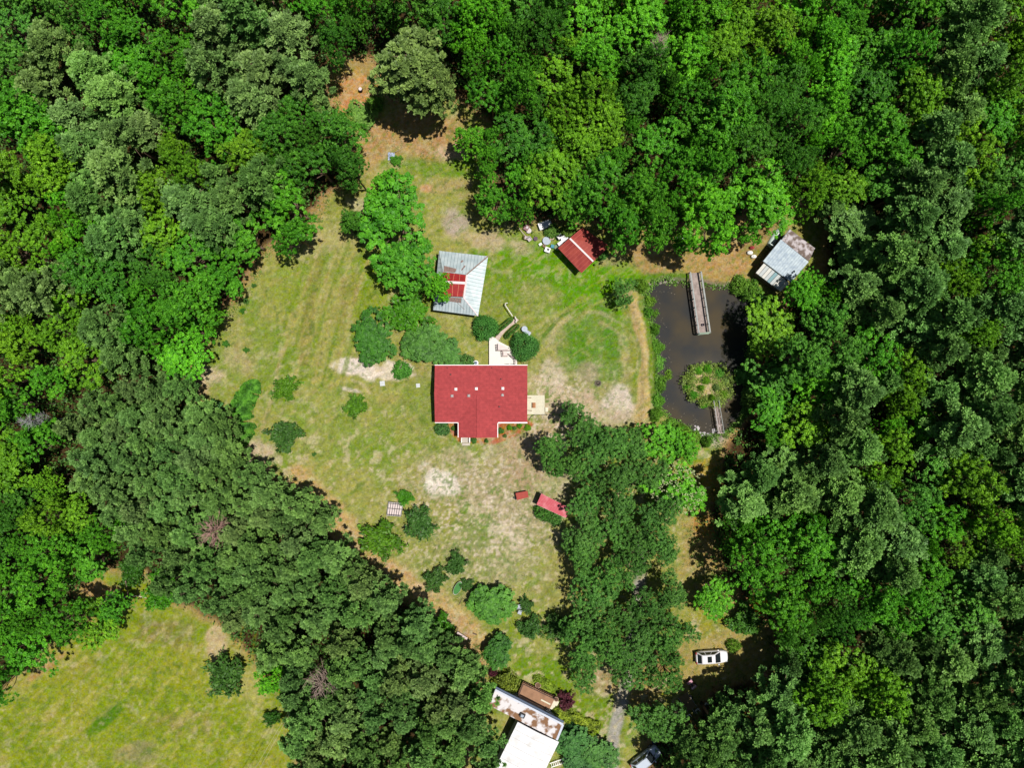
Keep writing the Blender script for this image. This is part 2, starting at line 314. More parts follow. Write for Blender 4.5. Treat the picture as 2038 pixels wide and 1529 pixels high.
# ---------------------------------------------------------------- pond water
def watermat():
    m = mat('pond_water', lin(76, 66, 44), .015, .5, vscale=.16, col2=lin(46, 48, 48), thr=(.36, .62), detail=6)
    return m
wp = [P(x, y) for x, y in [(1275, 545), (1520, 545), (1530, 700), (1510, 880), (1290, 880), (1290, 700)]]
mb = MB(); mb.prism([(p.x, p.y) for p in wp], -.95, -.5); o = mb.build('water', watermat()); o['kind'] = 'structure'
# ---------------------------------------------------------------- foliage meshes
def unit(v): return v/np.maximum(np.linalg.norm(v, axis=-1, keepdims=True), 1e-9)
def rdirs(n, g, zmin=-1.0):
    z = g.uniform(zmin, 1, n); a = g.uniform(0, 2*np.pi, n); r = np.sqrt(np.maximum(0, 1-z*z)); return np.stack([r*np.cos(a), r*np.sin(a), z], -1)
def leaves(c, nrm, Ls, Ws, g, spread=.8):
    """leaf-shaped quads at c, facing roughly nrm"""
    n = unit(nrm+spread*g.normal(size=c.shape)); t = unit(np.cross(n, g.normal(size=c.shape))); b = np.cross(n, t)
    Ls = Ls[:, None]; Ws = Ws[:, None]
    V = np.stack([c-t*Ls, c+b*Ws+n*Ls*.12, c+t*Ls, c-b*Ws+n*Ls*.12], 1).reshape(-1, 3); return V
def quads(n): return np.arange(4*n).reshape(n, 4)
def needles(c, d, L, Wd, g):
    """thin blades from c along d"""
    s = unit(np.cross(d, g.normal(size=d.shape)))*Wd; e = c+d*L[:, None]
    return np.stack([c-s*.4, c+s*.4, e+s, e-s], 1).reshape(-1, 3)
def leafobj_mesh(name, V, tone): return np_mesh(name, V, quads(len(V)//4), LEAF, tone)
def broad(seed, R0=4.0, z0=4.2, z1=12.0, lobes=15, clumps=25, lv=26, ls=.15, cl=.31, name='crown'):
    g = np.random.default_rng(seed); zc = z0+(z1-z0)*.42; hz = z1-zc
    d = rdirs(lobes, g, -.25); rad = g.uniform(.45, .92, lobes); d[0] = (0, 0, 1); rad[0] = .62
    asym = 1+.18*np.cos(np.arctan2(d[:, 1], d[:, 0])*2+g.uniform(0, 6))
    lc = d*rad[:, None]*np.array([R0, R0, hz])*asym[:, None]+np.array([0, 0, zc]); lr = R0*g.uniform(.22, .40, lobes)
    cs = []; ns = []; tn = []
    lt = g.uniform(-.15, .15, lobes)
    for i in range(lobes):
        k = int(clumps*(lr[i]/(R0*.34))**2); dd = rdirs(k, g, -.45)
        p = lc[i]+dd*lr[i]*g.uniform(.6, 1.22, (k, 1))*np.array([1, 1, .85]); cs.append(p); ns.append(dd); tn.append(lt[i]+g.uniform(.2, .8, k))
    cs = np.concatenate(cs); ns = np.concatenate(ns); tn = np.concatenate(tn); K = len(cs)
    off = rdirs(K*lv, g, -.5)*(g.random((K*lv, 1))**.5)*cl*g.uniform(.6, 1.25, K).repeat(lv)[:, None]*np.array([1, 1, .65])
    c = cs.repeat(lv, 0)+off; nn = unit(off*1.2+ns.repeat(lv, 0)*.5*cl+np.array([0, 0, cl*1.0]))
    m = K*lv; V = leaves(c, nn, ls*g.uniform(.7, 1.3, m), ls*g.uniform(.42, .65, m), g, .5)
    tone = np.clip(tn.repeat(lv)+g.uniform(-.16, .16, m), 0, 1)
    b = MB(); top = Vector((0, 0, zc)); b.path([(0, 0, -.3), (.05, .03, z0*.6), (0.1, 0, zc)], .22, .12, 8)
    for i in range(lobes): b.path([tuple(Vector((.05, 0, z0*.8+.1*i)).lerp(Vector(lc[i]), t)+Vector((0, 0, -.5*math.sin(t*3.14)))) for t in (0, .5, 1)], .09, .02, 5)
    me = leafobj_mesh(name, V, tone); tr = b.build('trunk', BARK, smooth=True); tm = tr.data; bpy.data.objects.remove(tr); return me, tm
def pine(seed, R0=2.6, z0=6.0, z1=13.0, clumps=125, nd=84, L=.40, cone=.85):
    g = np.random.default_rng(seed); K = clumps
    t = g.random(K)**.8; ang = g.uniform(0, 2*np.pi, K); nb = 9
    ang = np.round(ang/(2*np.pi)*nb+g.normal(0, .17, K))*2*np.pi/nb+t*3.0
    prof = (1-t**1.7*cone*.92)*(.55+.45*np.minimum(1, t*4+.3)); rr = R0*prof*np.sqrt(g.uniform(.05, 1.1, K))*g.uniform(.85, 1.15, K)*(1+.2*np.cos(ang*3+seed))
    c = np.stack([rr*np.cos(ang), rr*np.sin(ang), z0+(z1-z0)*t+.15*rr], -1)
    tn = g.uniform(.15, .95, K)
    n = K*nd; out = unit(np.stack([np.cos(ang), np.sin(ang), np.full(K, .9)], -1)).repeat(nd, 0)
    d = unit(rdirs(n, g, -.1)+.35*out); cc = c.repeat(nd, 0)+g.normal(0, .05, (n, 3))
    V = needles(cc, d, L*g.uniform(.6, 1.3, n), .06, g)
    tone = np.clip(tn.repeat(nd)+g.uniform(-.12, .12, n), 0, 1)
    b = MB(); b.path([(0, 0, -.3), (.03, .05, z0), (0, 0, z1-.4)], .2, .04, 8)
    for i in range(0, K, 7): b.tube((0, 0, c[i][2]-.5), tuple(c[i]), .045, .015, 4)
    me = leafobj_mesh('crown', V, tone); tr = b.build('trunk', BARK, smooth=True); tm = tr.data; bpy.data.objects.remove(tr); return me, tm
def sapling(seed, R0=1.6, z1=2.8, nb=22, k=10, lv=16, ls=.14):
    g = np.random.default_rng(seed); b = MB(); b.path([(0, 0, -.2), (0, 0, 1.2)], .07, .05, 6); cs = []
    for i in range(nb):
        a = 2*np.pi*(i+g.uniform(-.3, .3))/nb; el = g.uniform(.15, 1.2); ln = R0*g.uniform(.65, 1.15)
        d = np.array([np.cos(a)*np.cos(el), np.sin(a)*np.cos(el), np.sin(el)*.9]); s0 = np.array([0, 0, g.uniform(.5, 1.3)])
        b.tube(tuple(s0), tuple(s0+d*ln), .03, .008, 4)
        for j in range(k): q = (j+1)/k; cs.append(s0+d*ln*q+np.array([0, 0, -.2*q*q])+g.normal(0, .07, 3))
    cs = np.array(cs); K = len(cs); n = K*lv; c = cs.repeat(lv, 0)+g.normal(0, .12, (n, 3))
    V = leaves(c, np.tile(np.array([[0, 0, 1.]]), (n, 1)), ls*g.uniform(.7, 1.4, n), ls*g.uniform(.35, .6, n), g, .9)
    tone = np.clip(g.uniform(.1, .7, K).repeat(lv)+g.uniform(-.1, .2, n), 0, 1)
    me = leafobj_mesh('crown', V, tone); tr = b.build('trunk', BARK, smooth=True); tm = tr.data; bpy.data.objects.remove(tr); return me, tm
def shrubm(seed, R0=1.0, h=1.0, clumps=90, lv=26, ls=.09, ragg=.22):
    """leafy dome down to the ground, unit sized"""
    g = np.random.default_rng(seed); d = rdirs(clumps, g, -.05)
    rr = (1-ragg*g.random(clumps))*(1+.1*np.cos(np.arctan2(d[:, 1], d[:, 0])*3+seed))
    cs = d*rr[:, None]*np.array([R0, R0, h]); n = clumps*lv; off = g.normal(0, .11, (n, 3))
    c = cs.repeat(lv, 0)+off; V = leaves(c, unit(d.repeat(lv, 0)*.8+np.array([0, 0, .6])), ls*g.uniform(.6, 1.3, n), ls*g.uniform(.4, .6, n), g, .6)
    tone = np.clip(g.uniform(.15, .8, clumps).repeat(lv)+g.uniform(-.15, .15, n), 0, 1)
    b = MB()
    for i in range(6):
        q = Vector(cs[i*3]); b.tube((0, 0, -.05), tuple(q*.85), .035, .012, 4)
    me = leafobj_mesh('foliage', V, tone); tr = b.build('stem', BARK); tm = tr.data; bpy.data.objects.remove(tr); return me, tm
BROAD = [broad(s, lobes=lo) for s, lo in ((3, 18), (5, 22), (8, 16), (12, 20), (15, 24), (21, 19), (27, 26))]
FINE = [broad(s, lobes=22, clumps=26, lv=26, ls=.13, cl=.33) for s in (31, 34, 39)]
PINE = [pine(s) for s in (2, 6, 9, 14, 19)]
BIGP = [pine(s, clumps=420, nd=46, L=.21, cone=.7) for s in (23, 26, 29, 33, 36)]
LOWP = [pine(s, z0=4.2, clumps=150, cone=.75) for s in (3, 8, 11, 17)]
SAP = [sapling(s) for s in (1, 4, 7)]
SHRUB = [shrubm(s) for s in (2, 5, 9)]
KCOL = {'P': (.100, .225, .048), 'B': (.052, .215, .010), 'Y': (.098, .255, .010), 'D': (.042, .160, .012), 'L': (.064, .215, .022), 'O': (.058, .165, .024),
        'S': (.128, .232, .060), 'G': (.070, .275, .010)}
def jcol(k, j=.14):
    c = KCOL[k]; f = 1+rnd.uniform(-j, j); return (c[0]*f*(1+rnd.uniform(-.08, .08)), c[1]*f, c[2]*f*(1+rnd.uniform(-.1, .1)), 1)
def plant(name, protos, px, py, r_px, h, col, label, cat, group=None, zf=.78, base_r=4.0, base_h=12.0, parts=('crown', 'trunk'), ground_z=True):
    z = h*zf; p = P(px, py, z); rw = r_px*SP*(1-z/H)
    t = thing(name, label, cat, (p.x, p.y, gz(p.x, p.y) if ground_z else 0), rnd.uniform(0, 6.28), group)
    s = rw/base_r; t.scale = (s*rnd.uniform(.92, 1.08), s*rnd.uniform(.92, 1.08), h/base_h)
    cm, tm = rnd.choice(protos)
    c = bpy.data.objects.new(parts[0], cm); COL.objects.link(c); c.parent = t; c.color = col
    k = bpy.data.objects.new(parts[1], tm); COL.objects.link(k); k.parent = t
    return t
# ---------------------------------------------------------------- the woods
F1 = [(-70, -70), (760, -70), (735, 60), (725, 110), (660, 130), (668, 210), (722, 262), (718, 350), (680, 378), (640, 402), (615, 445), (608, 485), (560, 495), (515, 510), (482, 562), (458, 602),
      (428, 648), (408, 700), (382, 750), (330, 735), (260, 740), (200, 760), (130, 800), (110, 860), (130, 950), (170, 1010), (225, 1060), (238, 1115), (200, 1150), (165, 1185), (155, 1240), (110, 1285), (60, 1330), (0, 1385), (-70, 1430)]
F2 = [(385, 765), (440, 830), (458, 880), (495, 912), (550, 935), (600, 980), (660, 1025), (680, 1075), (735, 1118), (760, 1158), (800, 1185), (850, 1222), (860, 1262), (920, 1290), (960, 1315), (985, 1352), (985, 1400), (1005, 1440), (990, 1600),
      (560, 1600), (565, 1480), (575, 1420), (560, 1385), (515, 1335), (450, 1265), (415, 1240), (345, 1210), (310, 1170), (262, 1150), (240, 1100), (225, 1060), (170, 1010), (130, 950), (110, 860), (130, 800), (200, 760), (260, 740), (330, 738)]
F3 = [(735, -70), (2110, -70), (2110, 1600), (1330, 1600), (1345, 1500), (1395, 1440), (1450, 1390), (1540, 1360), (1560, 1310), (1525, 1250), (1490, 1170), (1450, 1095), (1440, 1000), (1465, 950), (1505, 900), (1508, 850), (1516, 800), (1510, 740),
      (1500, 690), (1496, 640), (1505, 618), (1600, 600), (1660, 560), (1668, 480), (1625, 412), (1590, 405), (1570, 440), (1500, 478), (1430, 515), (1360, 495), (1290, 478), (1235, 492), (1212, 455), (1150, 428), (1060, 424), (1000, 436), (955, 400), (942, 330), (912, 290), (960, 230), (935, 150), (905, 90), (860, 50), (740, 40)]
F4 = [(1120, 820), (1200, 832), (1250, 845), (1285, 868), (1340, 885), (1400, 905), (1418, 960), (1395, 1030), (1340, 1070), (1300, 1090), (1284, 1140), (1322, 1200), (1310, 1290), (1300, 1350), (1330, 1385), (1250, 1375), (1160, 1388), (1112, 1300), (1150, 1230), (1130, 1180), (1098, 1165), (1110, 1120), (1078, 1050), (1100, 1040), (1140, 1010), (1065, 965), (1068, 900), (1105, 850)]
SEEDS = '''30,30,L 110,170,S 60,250,B 250,40,B 200,230,P 330,60,B 280,130,B 430,50,S 500,50,P 450,180,S 560,100,S 480,250,Y 600,270,D 600,340,D 550,180,S 400,260,B 380,400,P 320,330,Y 330,430,Y 260,300,S 60,350,Y
100,370,G 200,450,P 130,440,G 50,500,Y 60,570,S 200,540,D 300,540,D 380,520,B 300,620,B 350,680,G 130,680,Y 40,700,Y 230,690,P 150,620,Y 60,830,B 40,930,Y 30,1000,D 100,1100,B 180,1130,B 60,1250,B 30,1350,B 160,1240,B 100,1030,Y 440,540,B 560,440,B 480,370,P 660,40,B 700,110,D
680,80,D 850,30,D 960,60,G 1000,130,B 950,200,B 1080,40,D 1130,120,Y 1180,60,G 1060,250,D 1120,270,Y 1200,200,Y 1000,280,B 950,290,B 1010,330,B 1120,320,Y 1250,260,B 1300,150,D 1290,340,B 1380,60,G 1350,250,B 1450,60,Y 1500,60,Y 1550,200,D 1450,170,B 1200,400,B 1350,400,B 1440,420,G
1600,100,G 1650,230,G 1750,60,B 1800,80,G 1850,60,B 1930,30,P 1920,120,P 1960,80,Y 1950,200,P 2010,200,Y 1720,200,D 1830,210,Y 1700,290,B 1790,160,G 1900,310,P 1960,270,Y 2010,260,B 1980,350,L 1750,310,B 1700,370,Y 1780,370,L 1700,440,P 1800,420,P 1880,420,P 1950,430,B 2010,450,P
1700,520,P 1850,520,P 1980,520,Y 1600,590,Y 1550,640,Y 1640,570,G 1660,660,L 1760,600,P 1760,680,B 1900,620,P 1950,620,Y 1980,650,P 2010,560,B 1570,700,L 1650,760,G 1740,780,P 1820,770,Y 1900,780,P 2000,700,P 1980,820,P 1640,800,Y 1550,830,B 1580,900,P 1680,900,P 1790,860,G 1780,940,Y 1930,900,P 1860,950,L 2000,950,P
1520,960,P 1900,980,Y 1950,1000,Y 1640,960,P 1530,1060,B 1600,1100,B 1700,1050,P 1770,1120,P 1850,1080,G 1950,1060,Y 1850,1150,B 1640,1180,B 1740,1230,B 1900,1200,L 1960,1130,P 2000,1230,P 1660,1250,D 1700,1350,Y 1800,1300,P 1900,1350,P 2000,1300,P 1550,1400,P 1650,1450,P 1750,1450,P 1850,1450,P 1950,1450,P 2020,1450,P 1480,1400,P 1430,1470,P 1500,1500,P'''
SEEDS = [(float(a), float(b), c) for a, b, c in (s.split(',') for s in SEEDS.split())]
def species(x, y):
    return min(SEEDS, key=lambda s: math.hypot(s[0]-x, s[1]-y)*rnd.uniform(.8, 1.25))[2]
ZONES = [(40, 60, 'in the far upper left corner woods'), (230, 120, 'in the upper left woods'), (430, 90, 'in the woods left of the red soil patch'), (620, 60, 'in the woods above the red soil patch'), (130, 330, 'in the upper left woods near the edge'),
 (330, 330, 'in the middle of the upper left woods'), (560, 300, 'beside the narrow top of the lawn'), (90, 560, 'in the left edge woods'), (300, 560, 'in the woods left of the west lawn'), (470, 470, 'on the wood edge at the west lawn corner'),
 (60, 780, 'in the woods left of the pine stand'), (380, 690, 'on the wood edge above the pine stand'), (60, 1000, 'in the woods between left edge and pine stand'), (120, 1180, 'in the woods above the lower left meadow'), (20, 1330, 'at the left edge beside the meadow'),
 (850, 20, 'behind the big lone pine'), (970, 130, 'in the woods right of the lone pine'), (1150, 100, 'in the top middle woods'), (1000, 340, 'on the north wood edge above the junk'), (1180, 300, 'in the woods above the red shed'), (1350, 120, 'in the top woods right of centre'),
 (1360, 370, 'in the woods behind the pond'), (1560, 130, 'in the top right woods'), (1500, 350, 'in the woods above the grey pond shed'), (1750, 100, 'in the woods near the top right'), (1960, 100, 'in the top right corner woods'), (1700, 330, 'in the upper right woods'),
 (1930, 330, 'on the right edge of the upper woods'), (1720, 520, 'in the pines right of the grey shed'), (1920, 560, 'at the right edge level with the pond'), (1560, 660, 'on the east bank of the pond'), (1700, 760, 'in the woods east of the pond'), (1950, 800, 'at the right edge of the middle woods'),
 (1560, 920, 'in the woods below the pond'), (1780, 980, 'in the middle right woods'), (1970, 1050, 'at the right edge of the lower woods'), (1540, 1130, 'in the woods above the white car'), (1700, 1230, 'in the lower right woods'), (1930, 1280, 'at the lower right edge'),
 (1450, 1440, 'in the woods below the white car'), (1640, 1460, 'in the bottom right woods'), (1850, 1470, 'in the bottom right corner woods'),
 (250, 860, 'at the upper end of the pine stand'), (400, 960, 'in the upper pine stand'), (560, 1040, 'on the lawn side of the pine stand'), (330, 1080, 'on the meadow side of the pine stand'), (500, 1200, 'in the middle of the pine stand'), (720, 1230, 'in the pine stand by the lawn'),
 (640, 1350, 'round the grey dead tree in the pine stand'), (850, 1350, 'in the pine stand left of the white roof'), (650, 1500, 'at the bottom end of the pine stand'), (900, 1490, 'in the bottom corner beside the white roof'),
 (1130, 900, 'at the upper end of the oak grove'), (1230, 1000, 'in the middle of the oak grove'), (1150, 1130, 'on the lawn side of the oak grove'), (1260, 1200, 'over the drive in the oak grove'), (1180, 1320, 'at the lower end of the oak grove')]
KD = {'P': 'grey-green pine', 'S': 'soft grey-green pine', 'B': 'green leafy tree', 'G': 'bright green leafy tree', 'Y': 'yellow-green leafy tree', 'D': 'dark green leafy tree', 'L': 'bluish green leafy tree', 'O': 'olive green oak'}
placed = []                     # (px,py,r,h,kind)
# single trees one can point to: px,py,r,h,kind,label
BIG = [(815, 130, 86, 15, 'S', 'big lone grey-green pine standing over its shadow at the north clearing'), (868, 175, 48, 13, 'S', 'smaller grey-green pine crowding the right side of the lone pine'),
 (800, 432, 84, 10, 'B', 'large two-tone green tree left of the grey wraparound roof'), (812, 528, 64, 9, 'B', 'green tree below the large two-tone green tree beside the barn'), (700, 438, 26, 7, 'D', 'small dark tree at the left foot of the large two-tone green tree'),
 (770, 370, 34, 8, 'G', 'bright green tree at the top of the group left of the barn'),
 (870, 572, 30, 8, 'G', 'round bright green tree overhanging the red barn roof'), (1525, 385, 76, 12, 'G', 'broad round green tree above the grey pond shed'), (1545, 655, 60, 7.5, 'Y', 'yellow-green tree leaning over the pond from its east bank'),
 (1428, 1200, 42, 6, 'G', 'bright green tree standing alone above the white car'), (1350, 975, 60, 7, 'G', 'light green tree sprinkled with cream blossom right of the oak grove'), (1310, 870, 46, 6, 'G', 'bright green bushy tree at the lower left corner of the pond'), (1360, 890, 34, 5, 'G', 'lower bright green bushy tree on the south bank of the pond'),
 (1320, 1100, 36, 7, 'O', 'oak on the right side of the drive, uppermost of its row'), (1338, 1180, 36, 7, 'O', 'oak on the right side of the drive, second of its row'), (1340, 1262, 42, 8, 'O', 'oak on the right side of the drive left of the white car'), (1330, 1345, 38, 8, 'O', 'oak at the lower right end of the grove'),
 (1310, 1440, 50, 8, 'O', 'oak above the half-hidden silver vehicle'), (1243, 578, 27, 5, 'O', 'small dark tree on the lawn left of the pond top'), (535, 1352, 34, 8, 'G', 'bright green tree where pine stand meets the meadow'), (1330, 1290, 22, 6, 'O', 'small oak tucked between the drive oaks'),
 (180, 1250, 42, 8, 'Y', 'yellow-green tree reaching over the meadow corner'), (220, 1215, 34, 7, 'B', 'green tree on the meadow edge beside the fallen white log'), (1610, 585, 40, 9, 'G', 'bright green tree at the lower right corner of the grey shed'), (935, 275, 34, 8, 'G', 'light green tree at the edge below the dark gap north')]
for px, py, r, h, k, lab in BIG:
    placed.append((px, py, r)); protos = BIGP if k in 'PS' else (FINE if k == 'O' else BROAD)
    cat = 'tree'
    nm = 'pine_tree' if k in 'PS' else ('oak_tree' if k == 'O' else 'leafy_tree')
    cj = jcol(k, .06)
    plant(nm, protos, px, py, r, h, (.115, .19, .045, 1) if k in 'PS' else cj, lab, cat, base_r=2.6 if k in 'PS' else 4.0, base_h=13.0 if k in 'PS' else 12.0)
bl = [o for o in COL.objects if 'blossom' in o.get('label', '')][0]; gb_ = np.random.default_rng(9); dd_ = rdirs(170, gb_, .25); cb = dd_*np.array([3.6, 3.6, 4.2])+np.array([0, 0, 8.0])
nb_ = cb.repeat(3, 0)+gb_.normal(0, .09, (510, 3)); me = leafobj_mesh('blossom', leaves(nb_, np.tile(np.array([[0, 0, 1.]]), (510, 1)), np.full(510, .11), np.full(510, .09), gb_, .5), np.full(510, .5)); ob = bpy.data.objects.new('blossom', me); COL.objects.link(ob); ob.parent = bl; ob.color = (.26, .30, .14, 1)
def scatter(poly, n, kindf, rf, hf, fr=.6, sep=.74, xr=(-60, 2100), yr=(-60, 1590)):
    out = []
    A = np.array([(rnd.uniform(*xr), rnd.uniform(*yr)) for _ in range(n)]); D = sdpoly(A[:, 0], A[:, 1], poly)
    for (x, y), d in zip(A, D):
        if d > 0: continue
        k = kindf(x, y); r = rf(k)
        if d > -fr*r: continue
        if any((x-a)**2+(y-b)**2 < (sep*(r+c))**2 for a, b, c in placed): continue
        placed.append((x, y, r)); out.append((x, y, r, hf(k), k))
    return out
big_r = lambda k: rnd.uniform(34, 50) if k in 'PS' else rnd.uniform(34, 56)
TREES = []
for poly, n in ((F1, 9000), (F3, 26000)):
    TREES += scatter(poly, n, species, big_r, lambda k: rnd.uniform(10.5, 16) if k in 'PS' else rnd.uniform(8.5, 15))
    TREES += scatter(poly, n//2, species, lambda k: rnd.uniform(20, 28), lambda k: rnd.uniform(7, 12))
GAPS = [(425, 1055, 26), (640, 1360, 26), (1085, 1000, 34), (1112, 1020, 10), (1170, 462, 20), (1600, 470, 24)]
placed += GAPS
TREES += scatter(F2, 12000, lambda x, y: 'P' if rnd.random() < .8 else 'S', lambda k: rnd.uniform(22, 32), lambda k: rnd.uniform(9, 12.5), .75)
TREES += scatter(F4, 6000, lambda x, y: 'O', lambda k: rnd.uniform(28, 42), lambda k: rnd.uniform(6, 9), .62, .55)
TREES = [(x, y, r, min(h, 7.0) if ((x < 1600 and x > 1470 and 600 < y < 930) or (1590 < x < 1730 and 400 < y < 570)) else h, k) for x, y, r, h, k in TREES]
cells = {}
for t in TREES:
    zt = min(ZONES, key=lambda q: math.hypot(q[0]-t[0], q[1]-t[1]))[2]; cells.setdefault((zt, t[4]), []).append(t)
ORD = ['first', 'second', 'third', 'fourth', 'fifth', 'sixth', 'seventh', 'eighth', 'ninth', 'tenth', 'eleventh', 'twelfth', 'thirteenth', 'fourteenth', 'fifteenth', 'sixteenth', 'seventeenth', 'eighteenth', 'nineteenth', 'twentieth']; ORD += ['twenty-'+o for o in ORD[:9]]+['thirtieth']+['thirty-'+o for o in ORD[:9]]
def ranks(L):
    """name each tree of a cell by its place among its kind"""
    if len(L) == 1: return {L[0]: ''}
    out = {}; left = list(L)
    for w_, key in (('leftmost', lambda t: t[0]), ('rightmost', lambda t: -t[0]), ('topmost', lambda t: t[1]), ('lowest', lambda t: -t[1])):
        if len(left) == 0: break
        q = min(L, key=key)
        if q in left: out[q] = w_; left.remove(q)
    if left: q = max(left, key=lambda t: t[2]); out[q] = 'widest inner' if len(left) > 1 else 'innermost'; left.remove(q)
    if left: q = min(left, key=lambda t: t[2]); out[q] = 'slimmest inner' if len(left) > 1 else 'remaining inner'; left.remove(q)
    for q, o_ in zip(sorted(left, key=lambda t: t[1]), ORD): out[q] = o_+' inner'
    return out
for (zt, k), L in cells.items():
    rk = ranks(L)
    for t in L:
        x, y, r, h, _ = t; w_ = rk[t]; lab = ((w_+' ') if w_ else 'only ')+KD[k]+' '+zt+(' counting down' if ' inner' in w_ and w_.split()[0] in ORD else '')
        nm = 'pine_tree' if k in 'PS' else ('oak_tree' if k == 'O' else 'leafy_tree')
        protos = (LOWP if 'pine stand' in zt else PINE) if k in 'PS' else (FINE if k in 'O' or (k == 'D' and rnd.random() < .6) else BROAD)
        r2 = r*1.3 if k in 'PS' else r*1.15
        cc_ = jcol(k)
        if 'pine stand' in zt and k in 'PS': cc_ = (cc_[0]*1.02, cc_[1]*.97, cc_[2]*1.05, 1)
        plant(nm, protos, x, y, r2, h, cc_, lab, 'tree', KD[k]+'s '+zt, base_r=2.6 if k in 'PS' else 4.0, base_h=13.0 if k in 'PS' else 12.0)
print('forest trees', len(TREES), {k: sum(1 for t in TREES if t[4] == k) for k in KD})
#PART2
# ---------------------------------------------------------------- undergrowth (nobody could count it)
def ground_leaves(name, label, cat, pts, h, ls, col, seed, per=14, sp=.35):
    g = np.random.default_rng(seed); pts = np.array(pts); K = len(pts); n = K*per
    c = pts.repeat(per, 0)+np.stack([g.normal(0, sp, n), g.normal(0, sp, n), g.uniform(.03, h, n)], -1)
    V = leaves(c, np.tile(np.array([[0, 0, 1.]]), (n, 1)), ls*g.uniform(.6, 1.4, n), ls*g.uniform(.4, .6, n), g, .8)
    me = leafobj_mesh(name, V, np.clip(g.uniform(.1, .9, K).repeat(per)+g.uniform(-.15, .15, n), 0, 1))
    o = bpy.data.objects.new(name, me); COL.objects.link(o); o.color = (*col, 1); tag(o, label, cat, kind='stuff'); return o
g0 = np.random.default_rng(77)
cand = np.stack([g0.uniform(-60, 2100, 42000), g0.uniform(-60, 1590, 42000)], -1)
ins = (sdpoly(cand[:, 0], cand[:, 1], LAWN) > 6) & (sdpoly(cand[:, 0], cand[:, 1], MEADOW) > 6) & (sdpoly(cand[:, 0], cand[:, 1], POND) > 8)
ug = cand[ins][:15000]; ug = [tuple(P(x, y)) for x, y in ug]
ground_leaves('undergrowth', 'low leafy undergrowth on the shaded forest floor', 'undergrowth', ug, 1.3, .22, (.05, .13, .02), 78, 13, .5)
wc = np.stack([g0.uniform(1230, 1560, 9000), g0.uniform(540, 900, 9000)], -1); dw = sdpoly(wc[:, 0], wc[:, 1], POND); da = sdpoly(wc[:, 0], wc[:, 1], ISLE)
wk = wc[((dw > -1) & (dw < 9)) & ~((wc[:, 0] > 1340) & (wc[:, 1] < 700) & (dw > 3))][:900]
ground_leaves('bank_weeds', 'bright green weeds fringing the dark pond', 'weeds', [(*(P(x, y).xy), gz(*(P(x, y).xy))) for x, y in wk], .35, .13, (.10, .22, .03), 79, 16, .25)
cl = np.stack([g0.uniform(380, 1560, 30000), g0.uniform(150, 1500, 30000)], -1); dd = sdpoly(cl[:, 0], cl[:, 1], LAWN)
pr = (dd < -4) & (dd > -24) & (sdpoly(cl[:, 0], cl[:, 1], POND) > 8)
ground_leaves('edge_weeds', 'scattered low weeds along the ragged lawn edge', 'weeds', [tuple(P(x, y)) for x, y in cl[pr][:700]], .3, .12, (.10, .18, .03), 80, 14, .3)
pr = (dd < -24) & (sdpoly(cl[:, 0], cl[:, 1], POND) > 14) & ~((np.abs(cl[:, 0]-957) < 100) & (np.abs(cl[:, 1]-790) < 110)) & ~((np.abs(cl[:, 0]-925) < 55) & (np.abs(cl[:, 1]-565) < 75))
ground_leaves('lawn_tufts', 'small tufts of taller grass in the lawn', 'grass', [tuple(P(x, y)) for x, y in cl[pr][:2600]], .10, .075, (.13, .20, .05), 81, 9, .22)
# ---------------------------------------------------------------- small trees and shrubs
def gplant(name, protos, px, py, r, h, k, label, cat, group=None, base=(1.0, 1.0), zf=.5, parts=('foliage', 'stem'), j=.05):
    col = jcol(k, j) if isinstance(k, str) else (*k, 1)
    return plant(name, protos, px, py, r, h, col, label, cat, group, zf, base[0], base[1], parts)
SB = (1.6, 2.8)
for px, py, r, h, k, lab in [
 (568, 772, 23, 2.6, 'Y', 'small star-shaped yellow-green fruit tree on the west lawn'), (567, 866, 29, 3.2, 'O', 'dark fruit tree on the lawn nearest the long wild bush'),
 (706, 809, 20, 2.2, 'Y', 'sparse yellowish sapling left of the red-roofed house'), (806, 991, 15, 1.6, 'G', 'little green sapling at the corner of the gridded garden frame'),
 (835, 1041, 29, 3, 'O', 'dark bushy fruit tree just below the gridded garden frame'), (753, 1076, 34, 3, 'Y', 'light spiky fruit tree beside the sandy pine stand edge'),
 (865, 1158, 21, 2.4, 'O', 'dark fruit tree left of the green oval tank'), (907, 1127, 20, 2.4, 'O', 'dark fruit tree above the green oval tank'),
 (1047, 1205, 14, 1.5, 'O', 'small dark bush tree right of the pale garden chairs'), (1054, 1253, 21, 2.5, 'O', 'compact dark fruit tree in the gap left of the oak grove'),
 (1112, 1250, 25, 2.5, 'O', 'open light-branched fruit tree against the oak grove edge'), (873, 1248, 24, 3, 'G', 'green young tree on the pine stand edge left of the bench'),
 (446, 1350, 38, 4, 'O', 'dark spiky tree standing alone in the lower left meadow'), (541, 1432, 15, 2, 'D', 'small dark tree by the overhead wires'),
 (805, 622, 41, 3.6, 'G', 'feathery green tree with spreading branches below the barn trees'), (1484, 1240, 30, 3, 'L', 'bluish feathery tree right of the bright green tree above the white car'),
 (318, 1185, 36, 4, 'G', 'spiky green tree at the top of the lower left meadow'), (260, 1142, 24, 3, 'D', 'dark young tree at the very top of the lower left meadow'),
 (698, 440, 22, 4, 'O', 'tiny dark sapling at the left side of the big tree'), (787, 318, 10, 1, 'G', 'small green sapling below the shadow of the lone pine'), (928, 1166, 12, 1.2, 'O', 'small sapling right of the green oval tank')]:
    kc = jcol(k, .05); gplant('young_tree', SAP, px, py, r*1.25, h, tuple(v*.66 for v in kc[:3]), lab, 'small tree', 'young trees planted on the open lawn', SB, .6, ('crown', 'trunk'))
